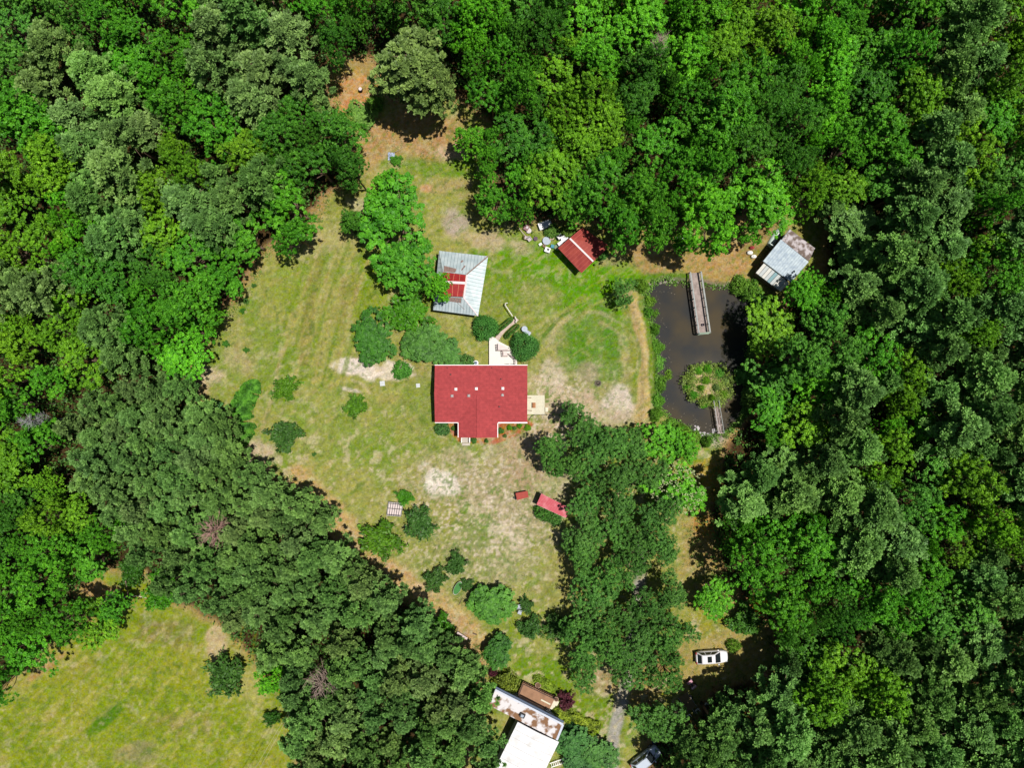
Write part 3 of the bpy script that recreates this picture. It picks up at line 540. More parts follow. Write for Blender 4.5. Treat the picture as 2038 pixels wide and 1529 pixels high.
for px, py, r, k, lab in [(482, 618, 5, 'D', 'tiny sapling in a white ring near the west wood edge'), (448, 684, 6, 'D', 'tiny dark sapling lowest along the west wood edge'), (490, 697, 5, 'D', 'tiny dark sapling right of its twin by the west wood edge'),
                          (489, 598, 5, 'O', 'tiny sapling above the white ring at the west edge'), (505, 568, 4, 'O', 'tiny sapling topmost of the west edge saplings'), (625, 905, 4, 'O', 'tiny sapling in the middle of the west lawn')]:
    gplant('sapling', SAP, px, py, r*1.3, .8, k, lab, 'sapling', 'tiny saplings on the west lawn', SB, .6, ('crown', 'stem'))
gplant('maroon_tree', SAP, 1128, 1400, 20, 2.4, (.085, .022, .03), 'small maroon-leaved tree right of the brown deck', 'small tree', None, SB, .6, ('crown', 'trunk'))
ROUND = [shrubm(s, clumps=260, lv=30, ls=.055, ragg=.05) for s in (3, 6)]
BUSH = [shrubm(s, clumps=200, lv=30, ls=.06, ragg=.34) for s in (11, 14)]
LOWB = [broad(s, z0=1.5, lobes=24, clumps=30, ls=.2, cl=.42) for s in (41, 44, 47)]
gplant('round_shrub', ROUND, 965, 652, 23, 2.6, (.06, .215, .035), 'clipped round green shrub left of the boardwalk hedges', 'shrub', 'pair of clipped round shrubs')
gplant('round_shrub', ROUND, 1043, 690, 25, 2.6, (.058, .195, .035), 'clipped round green shrub right of the white deck', 'shrub', 'pair of clipped round shrubs')
for px, py, r, h, k, lab in [
 (744, 675, 46, 3.4, (.030, .125, .010), 'large glossy dark green shrub above the white sand patch'), (843, 686, 43, 3.2, (.052, .155, .020), 'large matte green shrub right of the glossy dark one'),
 (890, 708, 30, 1.8, (.048, .155, .02), 'spreading green shrub against the upper left of the house'), (930, 722, 16, 1.2, (.06, .16, .03), 'small shrub end touching the house gutter by the air conditioner'),
 (799, 737, 17, 1.3, (.05, .19, .02), 'small round green shrub at the right end of the white sand'), (880, 853, 16, 1.1, (.05, .14, .03), 'small shrub at the lower left house corner'),
 (415, 824, 31, 2.6, (.04, .14, .03), 'rounded green bush on the pine stand edge beside the long wild bush'), (978, 1205, 44, 3.2, (.06, .19, .02), 'large bright green bush left of the pale garden chairs'),
 (990, 1297, 32, 3.2, (.035, .13, .015), 'dark green bush at the lawn corner above the white trailer'), (1005, 1362, 24, 2.2, (.13, .18, .02), 'yellow-dotted flowering bush beside the brown deck'),
 (980, 1340, 9, 1.2, (.09, .02, .03), 'tiny maroon bush above the flowering bush'),
 (1142, 1449, 15, 1.2, (.035, .12, .035), 'dark rosette-shaped plant in the yellow fern bed'), (1142, 1482, 34, 2.6, (.045, .15, .03), 'dark green bush right of the white roof'),
 (1188, 1500, 34, 2.8, (.055, .16, .03), 'green bush beside the gravel drive at the bottom'), (1150, 1520, 30, 2.4, (.04, .13, .03), 'green bush below the others at the bottom edge near the ladder'),
 (1461, 1288, 13, 1.5, (.11, .24, .02), 'small lime green bush in front of the white car'), (1082, 1020, 17, 1.6, (.05, .16, .02), 'green bush at the left end of the long red canopy'),
 (1104, 1032, 15, 1.5, (.06, .17, .03), 'green bush below the middle of the long red canopy'), (1500, 578, 24, 2.2, (.08, .20, .02), 'leafy bush between pond and grey shed'), (1475, 566, 18, 1.6, (.09, .21, .02), 'lighter bush on the top right pond bank'),
 (1517, 600, 20, 2.0, (.04, .13, .02), 'dark bush below the grey shed at the pond'), (722, 228, 26, 1.6, (.10, .22, .03), 'bright green brush left of the lone pine'), (700, 240, 18, 1.2, (.13, .21, .03), 'yellowish brush below the red soil patch'),
 (745, 205, 16, 1.8, (.08, .20, .02), 'green brush tucked under the left side of the lone pine'), (1100, 460, 16, 1.3, (.09, .20, .03), 'green brush between the white fridge and red shed'), (1130, 462, 14, 1.2, (.12, .22, .03), 'yellow-green brush touching the top of the red shed'),
 (1200, 505, 12, 1.2, (.06, .19, .03), 'small green brush at the right end of the red shed'), (1490, 745, 22, 2.0, (.07, .20, .03), 'green bush dipping into the pond from its right bank'), (1505, 790, 24, 2.4, (.10, .20, .03), 'yellow-green bush on the lower right pond bank'),
 (1478, 1000, 20, 2, (.04, .12, .03), 'dark bush at the shaded wood edge below the pond')]:
    if r > 24: gplant('bush', LOWB, px, py, r*1.0, h, k, lab, 'bush', None, (4.0, 12.0), .6)
    else: gplant('bush', SHRUB, px, py, r*1.0, h, k, lab, 'bush')
bank = [(1268, 568, 16), (1290, 598, 17), (1300, 622, 15), (1283, 622, 12), (1296, 655, 15), (1303, 690, 16), (1308, 722, 17), (1324, 746, 15), (1312, 765, 16), (1304, 798, 14), (1300, 826, 13), (1325, 850, 18), (1350, 862, 18), (1378, 872, 15), (1402, 880, 12)]
nm_ = ['first', 'second', 'third', 'fourth', 'fifth', 'sixth', 'seventh', 'eighth', 'ninth', 'tenth', 'eleventh', 'twelfth', 'thirteenth', 'fourteenth', 'fifteenth']
for (px, py, r), o_ in zip(bank, nm_):
    gplant('bank_bush', SHRUB, px+5+rnd.uniform(-3, 5), py, r*rnd.uniform(.75, 1.15), rnd.uniform(.8, 2.0), (.09*rnd.uniform(.8, 1.2), .23, .02), o_+' bright green bank bush from the top along the left pond shore', 'bush', 'bright bushes along the left pond bank', j=.1)
isl_s = [(1375, 750, 9, 'Y'), (1390, 738, 10, 'G'), (1408, 735, 11, 'G'), (1432, 742, 13, 'L'), (1443, 758, 11, 'S'), (1404, 758, 9, 'Y'), (1370, 772, 10, 'G'), (1380, 786, 9, 'B'), (1424, 772, 8, 'S'), (1440, 784, 10, 'Y'), (1428, 796, 9, 'S'), (1404, 803, 11, 'G'), (1394, 772, 7, 'Y'), (1416, 792, 7, 'Y')]
for (px, py, r, k), o_ in zip(isl_s, nm_):
    gplant('island_bush', SHRUB, px, py, r*.85, rnd.uniform(.6, 1.1), k, o_+' shrub on the pond island counted from its upper left', 'bush', 'shrubs covering the pond island')
def hedge(name, pts, wpx, h, col, label, cat, dens=150, ls=.07, rag=.06, boxy=True, base=0, seed=5):
    g = np.random.default_rng(seed); W = [P(x, y, h*.6) for x, y in pts]; seg = [(b-a).length for a, b in zip(W[:-1], W[1:])]; Ltot = sum(seg); wd = wpx*SP/2
    n = int(dens*Ltot*(wd*2+h*2)); s = g.uniform(0, Ltot, n); cs = np.zeros((n, 3)); tg = np.zeros((n, 2))
    acc = 0
    for a, b, L_ in zip(W[:-1], W[1:], seg):
        m = (s >= acc) & (s <= acc+L_+1e-6); t = (s[m]-acc)/L_; cs[m, 0] = a.x+(b.x-a.x)*t; cs[m, 1] = a.y+(b.y-a.y)*t; d = (b-a)/L_; tg[m] = (d.x, d.y); acc += L_
    th = g.uniform(0, np.pi, n); e = .45 if boxy else .9; cx = np.sign(np.cos(th))*np.abs(np.cos(th))**e; cz = np.abs(np.sin(th))**e
    endf = np.minimum(1, np.sqrt(np.maximum(.02, np.minimum(s, Ltot-s)/(wd*1.0)))); f = 1+rag*fbm(s*1.0, th*2, 1.0, seed, 3)*3
    cs[:, 0] += -tg[:, 1]*cx*wd*f*endf; cs[:, 1] += tg[:, 0]*cx*wd*f*endf; cs[:, 2] = cz*h*f*endf
    nn = np.stack([-tg[:, 1]*cx, tg[:, 0]*cx, cz+.2], -1); o3 = W[0]-Vector((0, 0, W[0].z)); cs -= np.array(o3)
    V = leaves(cs, unit(nn), ls*g.uniform(.6, 1.3, n), ls*g.uniform(.4, .65, n), g, .7)
    tn = np.clip(.5+fbm(cs[:, 0]*3, cs[:, 1]*3, 1.3, seed+3, 3)*.9+g.uniform(-.25, .25, n), 0, 1)
    t = thing(name, label, cat, tuple(o3)); me = leafobj_mesh('foliage', V, tn); o = bpy.data.objects.new('foliage', me); COL.objects.link(o); o.parent = t; o.color = (*col, 1)
    b = MB(); q = [Vector((p.x, p.y, 0))-o3 for p in W]
    for a, c in zip(q[:-1], q[1:]):
        for k in range(5): u = a.lerp(c, (k+.5)/5); b.tube(u-Vector((0, 0, .05)), u+Vector((0, 0, h*.75)), .04, .015, 5)
    b.build('stem', BARK, t); return t
hedge('hedge', [(984, 667), (994, 655), (1006, 645), (1021, 633)], 10, 1.1, (.035, .115, .012), 'clipped dark hedge on the left side of the boardwalk', 'hedge', 330, .055, seed=5)
hedge('hedge', [(1005, 674), (1014, 662), (1024, 654), (1033, 646)], 10, 1.1, (.035, .115, .012), 'clipped dark hedge on the right side of the boardwalk', 'hedge', 330, .055, seed=6)
hedge('wild_bush', [(505, 756), (497, 778), (482, 800), (472, 815), (484, 840), (478, 868), (480, 890)], 34, 1.8, (.06, .20, .018), 'long wild bush standing by itself near the pine stand', 'bush', 420, .12, .2, False, seed=7)
hedge('fern_bed', [(1097, 1416), (1120, 1424), (1150, 1436), (1175, 1444), (1196, 1455)], 20, .8, (.17, .24, .02), 'yellow-green fern row slanting away from the brown deck', 'ferns', 220, .12, .25, False, seed=8)
hedge('fern_bed', [(1062, 1349), (1085, 1362), (1106, 1376)], 16, .7, (.15, .24, .02), 'yellow-green ferns above the brown deck', 'ferns', 220, .11, .25, False, seed=9)
for px, py, r, k, lab in [(997, 858, 6, 'O', 'leftmost'), (1005, 868, 4, 'S', 'second'), (1014, 852, 5, 'G', 'third'), (1024, 853, 4, 'P', 'fourth'), (1034, 848, 5, 'G', 'rightmost')]:
    gplant('bed_plant', SHRUB, px, py, r, .6, k, lab+' small plant in the orange bed right of the porch wing', 'plant', 'small plants in the orange bed')
for px, py, r, lab in [(943, 877, 6, 'low plant beside the porch steps in orange mulch'), (968, 878, 4, 'low plant under the porch wing corner'), (903, 853, 5, 'small plant in the orange bed left of the porch wing'), (1050, 852, 7, 'yellow flowering plant at the lower right house corner')]:
    gplant('bed_plant', SHRUB, px, py, r, .6, 'Y' if 'yellow' in lab else 'O', lab, 'plant')
# bare dead trees in the pine stand
def bare(px, py, r, h, col, label, seed, m):
    rr = random.Random(seed); p = P(px, py, h*.85); t = thing('dead_tree', label, 'tree', (p.x, p.y, 0)); b = MB(); c = MB()
    b.path([(0, 0, -.2), (.1, 0, h*.5), (0, 0, h)], .18, .05, 7); rw = r*SP
    for i in range(46):
        a = rr.uniform(0, 6.28); z = h*rr.uniform(.6, 1); L = rw*rr.uniform(.5, 1.1)*(1.15-(z/h-.6)); e = Vector((math.cos(a)*L, math.sin(a)*L, z+L*.25)); m0 = Vector((0, 0, z-.2)).lerp(e, .5)+Vector((rr.uniform(-.4, .4), rr.uniform(-.4, .4), .15))
        c.path([(0, 0, z-.2), m0, e], .035, .012, 5)
        for j in range(5):
            q = m0.lerp(e, rr.uniform(-.3, 1)); a2 = a+rr.uniform(-1.2, 1.2); c.tube(q, q+Vector((math.cos(a2), math.sin(a2), .35))*rr.uniform(.3, .8), .02, .008, 4)
    b.build('trunk', m, t); c.build('branches', m, t); return t
bare(425, 1057, 30, 10.8, 0, 'reddish-grey leafless dead tree in the upper pine stand', 3, mat('dead_red', lin(176, 140, 128), var=.3, vscale=3))
bare(642, 1358, 30, 10.2, 0, 'grey leafless dead tree in the lower pine stand', 4, DEAD)
bare(68, 838, 9, 11, 0, 'pale grey dead tree top left of the pine stand', 5, mat('dead_pale', lin(150, 150, 150), var=.2))
bare(1312, 90, 16, 13, 0, 'tall bare pale trunk in the top woods', 6, DEAD)
# ---------------------------------------------------------------- builders working in world coordinates
def fin(mb, name, m, t, smooth=False, label=None):
    L_ = t.location if t.parent is None else t.parent.location
    mb.v = [(v[0]-L_.x, v[1]-L_.y, v[2]-L_.z) for v in mb.v]; o = mb.build(name, m, t, smooth)
    if label: o['label'] = label
    return o
def at(name, label, cat, px, py, z=0, group=None): p = P(px, py, z); return thing(name, label, cat, (p.x, p.y, 0), 0, group)
def quadpx(pts, z): return [P(x, y, zz) for (x, y), zz in zip(pts, z)]
def inset(A, d):
    c = sum((Vector(a) for a in A), Vector())/len(A); return [Vector(a)+(c-Vector(a)).normalized()*d for a in A]
def lerp2(A, u, v): return (Vector(A[0]).lerp(A[1], u)).lerp(Vector(A[3]).lerp(A[2], u), v)
def ribs(A, n, h=.03, wd=.05, lift=.01, mb=None, along=0):
    """raised seams on a roof quad A (0-1 is the eave/ridge edge the seams leave from)"""
    mb = mb or MB()
    for i in range(n+1):
        u = i/n; p = lerp2(A, u, 0); q = lerp2(A, u, 1); mb.beam(p+Vector((0, 0, lift)), q+Vector((0, 0, lift)), wd, h)
    return mb
# ---- red-roofed house
SHING = mat('red_shingles', lin(182, 76, 77), .85, .15, var=.14, vscale=2.2, bump=.6, bscale=30, detail=8)
def shingle_rows(m):
    t = m.node_tree; b = t.nodes['Principled BSDF']; src = b.inputs['Base Color'].links[0].from_socket
    tc = t.nodes.new('ShaderNodeTexCoord'); br = t.nodes.new('ShaderNodeTexBrick'); br.inputs['Scale'].default_value = 1.0
    br.inputs['Brick Width'].default_value = .9; br.inputs['Row Height'].default_value = .3; br.inputs['Mortar Size'].default_value = .025
    br.inputs['Color1'].default_value = (1, 1, 1, 1); br.inputs['Color2'].default_value = (.84, .86, .9, 1); br.inputs['Mortar'].default_value = (.7, .7, .72, 1)
    mx = t.nodes.new('ShaderNodeMixRGB'); mx.blend_type = 'MULTIPLY'; mx.inputs[0].default_value = .8
    t.links.new(tc.outputs['Object'], br.inputs['Vector']); t.links.new(src, mx.inputs[1]); t.links.new(br.outputs['Color'], mx.inputs[2]); t.links.new(mx.outputs[0], b.inputs['Base Color'])
shingle_rows(SHING)
SIDING = mat('pale_siding', lin(214, 204, 186), .8, var=.06)
h = at('house', 'one-storey house with a red shingle T-shaped roof and white trim', 'house', 957, 790)
ze, zr = 2.7, 3.45
x0, x1 = P(865.5, 0, ze).x, P(1049.5, 0, ze).x; yN, yS = P(0, 727.5, ze).y, P(0, 841, ze).y; yR = P(0, 783, zr).y
wx0, wx1, wxr = P(912.5, 0, ze).x, P(990, 0, ze).x, P(951, 0, zr).x; wyS = P(0, 871, ze).y
b = MB(); i = .4
zg = ze+(i)*(zr-ze)/(yN-yR)
for (a, c, d, e) in ((x0+i, x1-i, yS+i, yN-i),): b.prism([(a, d), (c, d), (c, e), (a, e)], 0, ze+.05)
b.prism([(wx0+i, wyS+i), (wx1-i, wyS+i), (wx1-i, yS+i), (wx0+i, yS+i)], 0, ze+.048)
for X in (x0+i, x1-i-.1):   # gable ends
    b.add([(X, yS+i, ze), (X, yN-i, ze), (X, yR, zr-.15), (X+.1, yS+i, ze), (X+.1, yN-i, ze), (X+.1, yR, zr-.15)], [(0, 1, 2), (3, 5, 4), (0, 2, 5, 3), (1, 4, 5, 2)])
b.add([(wx0+i, wyS+i, ze), (wx1-i, wyS+i, ze), (wxr, wyS+i, zr-.2), (wx0+i, wyS+i+.1, ze), (wx1-i, wyS+i+.1, ze), (wxr, wyS+i+.1, zr-.2)], [(0, 1, 2), (3, 5, 4), (0, 2, 5, 3), (1, 4, 5, 2)])
fin(b, 'wall', SIDING, h)
b = MB()
b.slab([(x0, yN, ze), (x1, yN, ze), (x1, yR, zr), (x0, yR, zr)], .12); b.slab([(x0, yR, zr), (x1, yR, zr), (x1, yS, ze), (x0, yS, ze)], .12)
zw = zr-.03; yb = yR-.3
b.slab([(wx0, wyS, ze+.02), (wxr, wyS, zw), (wxr, yb, zw), (wx0, yb, ze+.02)], .1); b.slab([(wxr, wyS, zw), (wx1, wyS, ze+.02), (wx1, yb, ze+.02), (wxr, yb, zw)], .1)
b.beam((x0, yR, zr+.03), (x1, yR, zr+.03), .3, .05); b.beam((wxr, wyS, zw+.03), (wxr, yb, zw+.03), .3, .05)
roof = fin(b, 'roof', SHING, h)
b = MB(); f = .09
b.beam((x0-.05, yN+f/2, ze-.06), (x1+.05, yN+f/2, ze-.06), f, .2); b.beam((x0, yS-f/2, ze-.06), (wx0-.02, yS-f/2, ze-.06), f, .2); b.beam((wx1+.1, yS-f/2, ze-.06), (x1+.02, yS-f/2, ze-.06), f+.06, .2)
b.beam((wx0-f/2, yS-.1, ze-.05), (wx0-f/2, wyS, ze-.05), f, .2); b.beam((wx1+f/2, yS-.1, ze-.05), (wx1+f/2, wyS, ze-.05), f, .2)
fin(b, 'fascia', WHITE, h)
def slope_z(y): return (zr-(y-yR)*(zr-ze)/(yN-yR)) if y > yR else (zr-(yR-y)*(zr-ze)/(yR-yS))
VM = mat('grey_vent', lin(176, 170, 168), .5, var=.05)
for px, py, wh in [(906.5, 775, 1), (947.5, 774, 1), (1000.5, 773.5, 1), (899, 788.5, 0), (932.5, 788, 0), (1000, 786.5, 0)]:
    p = P(px, py, 4.0); z = slope_z(p.y); b = MB(); b.box((p.x, p.y, z+.03), (.38, .38, .06)); b.lathe([(.15, 0), (.15, .12), (.2, .13), (.18, .2), (.08, .24)], (p.x, p.y, z+.05), 12)
    o = fin(b, 'roof_vent', WHITE if wh else VM, h); o['label'] = 'bright white box vent' if wh else 'dull grey box vent'
for px, py, r in [(897, 745.5, .09), (890, 732, .05), (979, 732, .05), (997.5, 754.5, .07), (994, 809.5, .09)]:
    p = P(px, py, 3.3); z = slope_z(p.y); b = MB(); b.tube((p.x, p.y, z-.05), (p.x, p.y, z+.4), r, r, 8); fin(b, 'vent_pipe', DARK, h)
# windows and doors on the walls
def window(cx, cy, wd, ht, zc, ang, parent):
    ca, sa = math.cos(ang), math.sin(ang); f = MB(); f.box((cx, cy, zc), (wd+.16, .07, ht+.16), ang); fo = fin(f, 'window', WHITE, parent)
    g_ = MB(); g_.box((cx-sa*-.0, cy, zc), (wd, .10, ht), ang); go = g_; go.v = [(v[0]-parent.location.x, v[1]-parent.location.y, v[2]-parent.location.z) for v in go.v]; go.build('pane', GLASS, fo)
for X in (x0+2, x1-4, x1-2): window(X, yN-i+.01, 1.0, 1.1, 1.6, 0, h)
for X in (x1-2.2,): window(X, yS+i-.01, 1.2, 1.1, 1.6, 0, h)
window(wxr+1, wyS+i-.01, 1.3, 1.2, 1.6, 0, h); window(x0+i-.01, yR+1.8, 1, 1.1, 1.6, math.pi/2, h); window(x0+i-.01, yR-2, 1, 1.1, 1.6, math.pi/2, h)
d_ = MB(); d_.box((P(928, 0, 1).x, wyS+i-.03, 1.05), (.95, .08, 2.05)); do = fin(d_, 'door', WHITE, h); k = MB(); q = P(928, 0, 1).x; k.box((q+.35, wyS+i-.1, 1.0), (.05, .08, .12)); k.v = [(v[0]-h.location.x, v[1]-h.location.y, v[2]) for v in k.v]; k.build('handle', DARK, do)
d_ = MB(); d_.box((x1-i+.03, P(0, 800, 1).y, 1.05), (.08, .95, 2.05)); fin(d_, 'door', WHITE, h)
# front stoop
st = at('front_steps', 'small white-posted front stoop under the house wing', 'steps', 928, 876)
a, c = P(919, 874, .3), P(936, 881.5, .3); b = MB(); b.box(((a.x+c.x)/2, (wyS+i+c.y)/2-.1, .15), (c.x-a.x, 1.1, .3)); b.box(((a.x+c.x)/2, c.y-.25, .07), (c.x-a.x-.1, .35, .14)); fin(b, 'tread', mat('concrete', lin(196, 186, 174), .9, var=.1, vscale=4), st)
for X in (a.x+.04, c.x-.04): b = MB(); b.box((X, c.y+.1, .6), (.09, .09, 1.2)); b.box((X, c.y+.42, 1.15), (.09, .7, .08)); fin(b, 'handrail', WHITE, st)
# air conditioner
ac = at('air_conditioner', 'round white air conditioner against the upper house wall', 'air conditioner', 947, 724, .6); L_ = ac.location
b = MB(); b.lathe([(.36, 0), (.38, .05), (.38, .7), (.33, .76), (.30, .74)], (L_.x, L_.y+.1, 0), 20); fin(b, 'casing', WHITE, ac, False)
b = MB(); b.lathe([(.24, .75), (.24, .78), (.05, .8)], (L_.x, L_.y+.1, 0), 16); fin(b, 'fan_grille', mat('ac_grille', lin(100, 116, 140), .5), ac)
# ---- white deck, boardwalk
dk = at('wooden_deck', 'white painted wooden deck on the upper side of the house', 'deck', 995, 705, .5)
WD = mat('white_deck', lin(238, 232, 224), .75, .1, var=.05, vscale=7); fl = [P(*q, .5) for q in [(973.5, 727), (973.5, 674), (979, 670), (986, 673), (992, 679), (1013, 690), (1020, 701), (1029, 716), (1029, 727)]]
b = MB(); b.prism([(p.x, p.y) for p in fl][::-1], .38, .5)
fo = fin(b, 'floor', WD, dk); b = MB(); yy = fl[0].y
while yy < fl[2].y: b.box((P(992, 0, .5).x-.3, yy, .502), (.02, .0, .0)) if 0 else None; yy += .3
b = MB()
for q0, q1 in (((988.5, 686), (989.5, 697)), ((989, 698), (1016, 698)), ((999.5, 699), (1000.5, 709)), ((1000, 709.5), (1010, 709.3)), ((1012, 704), (1022, 713)), ((1025, 712), (1025.5, 726))):
    p, q = P(*q0, 1.0), P(*q1, 1.0); b.beam((p.x, p.y, 1.35), (q.x, q.y, 1.35), .07, .05); b.beam((p.x, p.y, .9), (q.x, q.y, .9), .04, .06)
    for u in (0, .5, 1): m_ = p.lerp(q, u); b.tube((m_.x, m_.y, .5), (m_.x, m_.y, 1.35), .04, .04, 4)
fin(b, 'railing', mat('weathered_rail', lin(150, 126, 124), .8), dk)
b = MB(); bp = [P(x, y, .7) for x, y in [(991, 684), (1011, 692.5), (1013, 697), (991, 697)]]; b.slab([(p.x, p.y, .95) for p in bp], .06); fin(b, 'bench', mat('pink_white', lin(226, 212, 208), .8, var=.06), dk)
b = MB(); bp = [P(x, y, .6) for x, y in [(1001.5, 700), (1010, 700), (1010, 708), (1001.5, 708)]]; b.slab([(p.x, p.y, .8) for p in bp], .3); fin(b, 'step_box', mat('pink_white', (1, 1, 1)), dk)
b = MB(); 
for X in (-.3, .5): p = P(1014, 725, .5); b.box((p.x+X, p.y, .9), (.5, .05, .8))
fin(b, 'gate', DARK, dk)
bw = at('boardwalk', 'pale narrow boardwalk running between the two hedges', 'boardwalk', 1005, 655)
pl = [(987, 679), (994, 667), (1004, 655), (1014, 646), (1026, 638), (1029, 634)]; b = MB()
pts = [P(x, y, .25) for x, y in pl]
for k in range(len(pts)-1):
    d = (pts[k+1]-pts[k]); n_ = max(2, int(d.length/.16)); ang = math.atan2(d.y, d.x)
    for j in range(n_): c_ = pts[k].lerp(pts[k+1], (j+.5)/n_); b.box((c_.x, c_.y, .22+.003*((j+k) % 2)), (d.length/n_-.012, .62, .05), ang)
fin(b, 'board', mat('old_boards', lin(206, 184, 172), .85, var=.12, vscale=3), bw)
b = MB(); hr = [P(x, y, 1.0) for x, y in [(1010, 603), (1006, 604), (1005.5, 607), (1012, 617), (1020, 629)]]; h2 = [P(x, y, .9) for x, y in [(1025, 630), (1028, 636), (1027, 642)]]
for q in (hr, h2):
    for p_, q_ in zip(q[:-1], q[1:]): b.beam(p_, q_, .12, .08)
    for p_ in q: b.tube((p_.x, p_.y, 0), p_, .05, .05, 5)
fin(b, 'handrail', mat('grey_white_rail', lin(222, 218, 208), .6), bw)
ft = at('garden_table', 'round grey table and steel chest beside the right hedge', 'table', 1044, 655, .7); p = ft.location; b = MB(); b.lathe([(.05, 0), (.05, .65), (.42, .68), (.42, .74), (.36, .74)], (p.x, p.y, 0), 20); b.lathe([(.3, 0), (.3, .03)], (p.x, p.y, 0), 12); b.lathe([(.06, .74), (.06, .85)], (p.x, p.y, 0), 8); fin(b, 'tabletop', mat('blue_grey', lin(168, 180, 196), .4, var=.08), ft)
ch = at('metal_chest', 'blue-grey metal chest peeking from behind the right round shrub', 'chest', 1050, 662, .6); p = ch.location; b = MB(); b.box((p.x, p.y, .28), (.9, .5, .56), R(-30)); fin(b, 'chest_body', GREYM, ch); b = MB(); b.box((p.x, p.y, .59), (.94, .54, .06), R(-30)); fin(b, 'lid', mat('blue_grey', (1, 1, 1)), ch)
# ---- cream east deck
ed = at('wooden_deck', 'cream side deck on the right side of the house', 'deck', 1068, 806, .5)
c4 = [P(x, y, .5) for x, y in [(1049.5, 787), (1084, 787), (1084, 825), (1049.5, 825)]]; b = MB(); n_ = 15
for j in range(n_):
    u0, u1 = j/n_, (j+1)/n_-.008; b.slab([lerp2(c4, u0, 0), lerp2(c4, u1, 0), lerp2(c4, u1, 1), lerp2(c4, u0, 1)], .05)
fin(b, 'floor', CREAM, ed); b = MB()
for (x_, y_) in ((c4[1].x-.1, c4[1].y-.1), (c4[2].x-.1, c4[2].y+.1), (c4[0].x+.3, c4[0].y-.1), (c4[3].x+.3, c4[3].y+.1)): b.box((x_, y_, .22), (.14, .14, .44))
fin(b, 'post', CREAM, ed); b = MB()
for q0, q1 in (((1050, 791.5), (1057, 792)), ((1050, 817), (1058, 818))): b.beam(P(*q0, 1.2), P(*q1, 1.2), .08, .06); p_ = P(*q1, 1.2); b.tube((p_.x, p_.y, .5), p_, .05, .05, 4)
fin(b, 'railing', mat('brown_rail', lin(120, 90, 50), .7), ed)
b = MB(); p = P(1088, 815.5, .25); b.box((p.x, p.y, .14), (.4, .62, .28)); fin(b, 'step', CREAM, ed)
tb = at('side_table', 'brown slatted table standing on the cream deck', 'table', 1063, 807, 1.0); p = tb.location; b = MB()
for j in range(4): b.box((p.x-.17+j*.115, p.y, 1.0), (.1, .75, .03))
fin(b, 'tabletop', mat('brown_wood', lin(176, 112, 60), .6, var=.2), tb)
for sx in (-.17, .17):
    for sy in (-.3, .3): b = MB(); b.box((p.x+sx, p.y+sy, .74), (.05, .05, .48)); fin(b, 'leg', mat('brown_wood', (1, 1, 1)), tb)
hs = at('garden_hose_edge', 'dark curved garden edging below the cream deck', 'edging', 1070, 828); b = MB(); b.path([P(x, y, .06) for x, y in [(1052, 836), (1058, 828), (1066, 825), (1076, 825), (1090, 826)]], .05, .05, 6); b.v = [(v[0]-hs.location.x, v[1]-hs.location.y, v[2]) for v in b.v]; b.build('edging_strip', DARK, hs)
# ---- barn with grey wraparound roof and red core
ROOFG = mat('galvanised_roof', lin(176, 192, 196), .42, .4, metal=.15, var=.10, vscale=1.2, col2=lin(200, 212, 214), thr=(.35, .65))
SEAM = mat('roof_seam', lin(112, 128, 132), .5); RUST = mat('rusty_sheet', lin(140, 116, 108), .85, var=.35, vscale=6)
REDM = mat('red_metal', lin(164, 44, 44), .5, .3, var=.22, vscale=1.4); PALE = mat('pale_ridge', lin(236, 216, 218), .5, var=.04)
bn = at('barn', 'old barn with grey wraparound metal roof and red centre section', 'barn', 918, 565, 0)
bo, bi = 2.3, 3.2
TL, TR, BR, BL = P(874, 499, bo), P(971.5, 510, bo), P(951.5, 629, bo), P(862, 617, bo)
iTL, iTR, iBR, iBL = P(882, 541, bi), P(928, 547, bi), P(922, 592, bi), P(880, 590, bi)
b = MB(); qs = [([TR, TL, iTL, iTR], 15), ([BR, TR, iTR, iBR], 17), ([BL, BR, iBR, iBL], 15), ([TL, BL, iBL, iTL], 14)]
for q, _ in qs: b.slab(q, .05)
fin(b, 'roof', ROOFG, bn); b = MB()
for q, n_ in qs:
    # seams run straight down the slope, cut off at the hips
    A, B_, C_, D_ = q; e = (B_-A); n2_ = e.normalized(); dn = ((C_+D_)/2-(A+B_)/2); dn -= n2_*dn.dot(n2_)
    for j in range(1, n_):
        p = A.lerp(B_, j/n_); s1 = (D_-A).dot(n2_); s2 = (C_-A).dot(n2_); sp_ = e.length*j/n_; lo, hi = min(s1, s2), max(s1, s2)
        f_ = min(1, sp_/max(lo, .01), (e.length-sp_)/max(e.length-hi, .01)); b.beam(p+Vector((0, 0, .015)), p+dn*f_*.98+Vector((0, 0, .015)), .035, .03)
fin(b, 'roof_seam', SEAM, bn); b = MB(); b.beam(TR+Vector((0, 0, .04)), iTR+Vector((0, 0, .04)), .16, .05); fin(b, 'hip_cap', RUST, bn); b = MB(); b.beam(BR+Vector((0, 0, .04)), iBR+Vector((0, 0, .04)), .12, .04); b.beam(iTR+Vector((.1, 0, .05)), iBR+Vector((.1, 0, .05)), .22, .05); fin(b, 'hip_cap', PALE, bn)
rm1, rm2 = P(876, 561, 3.9), P(926, 563.5, 3.9); b = MB(); r1_ = [iTL+Vector((0, -.05, .06)), iTR+Vector((-.1, -.05, .06)), rm2, rm1]; r2_ = [rm1, rm2, iBR+Vector((-.1, .1, .06)), iBL+Vector((0, .1, .06))]
b.slab(r1_, .05); b.slab(r2_, .05); fin(b, 'centre_roof', REDM, bn); b = MB(); ribs(r1_, 4, .02, .04, .0, b); ribs(r2_, 4, .02, .04, .0, b); fin(b, 'centre_seam', mat('worn_edge', lin(226, 150, 120), .7), bn)
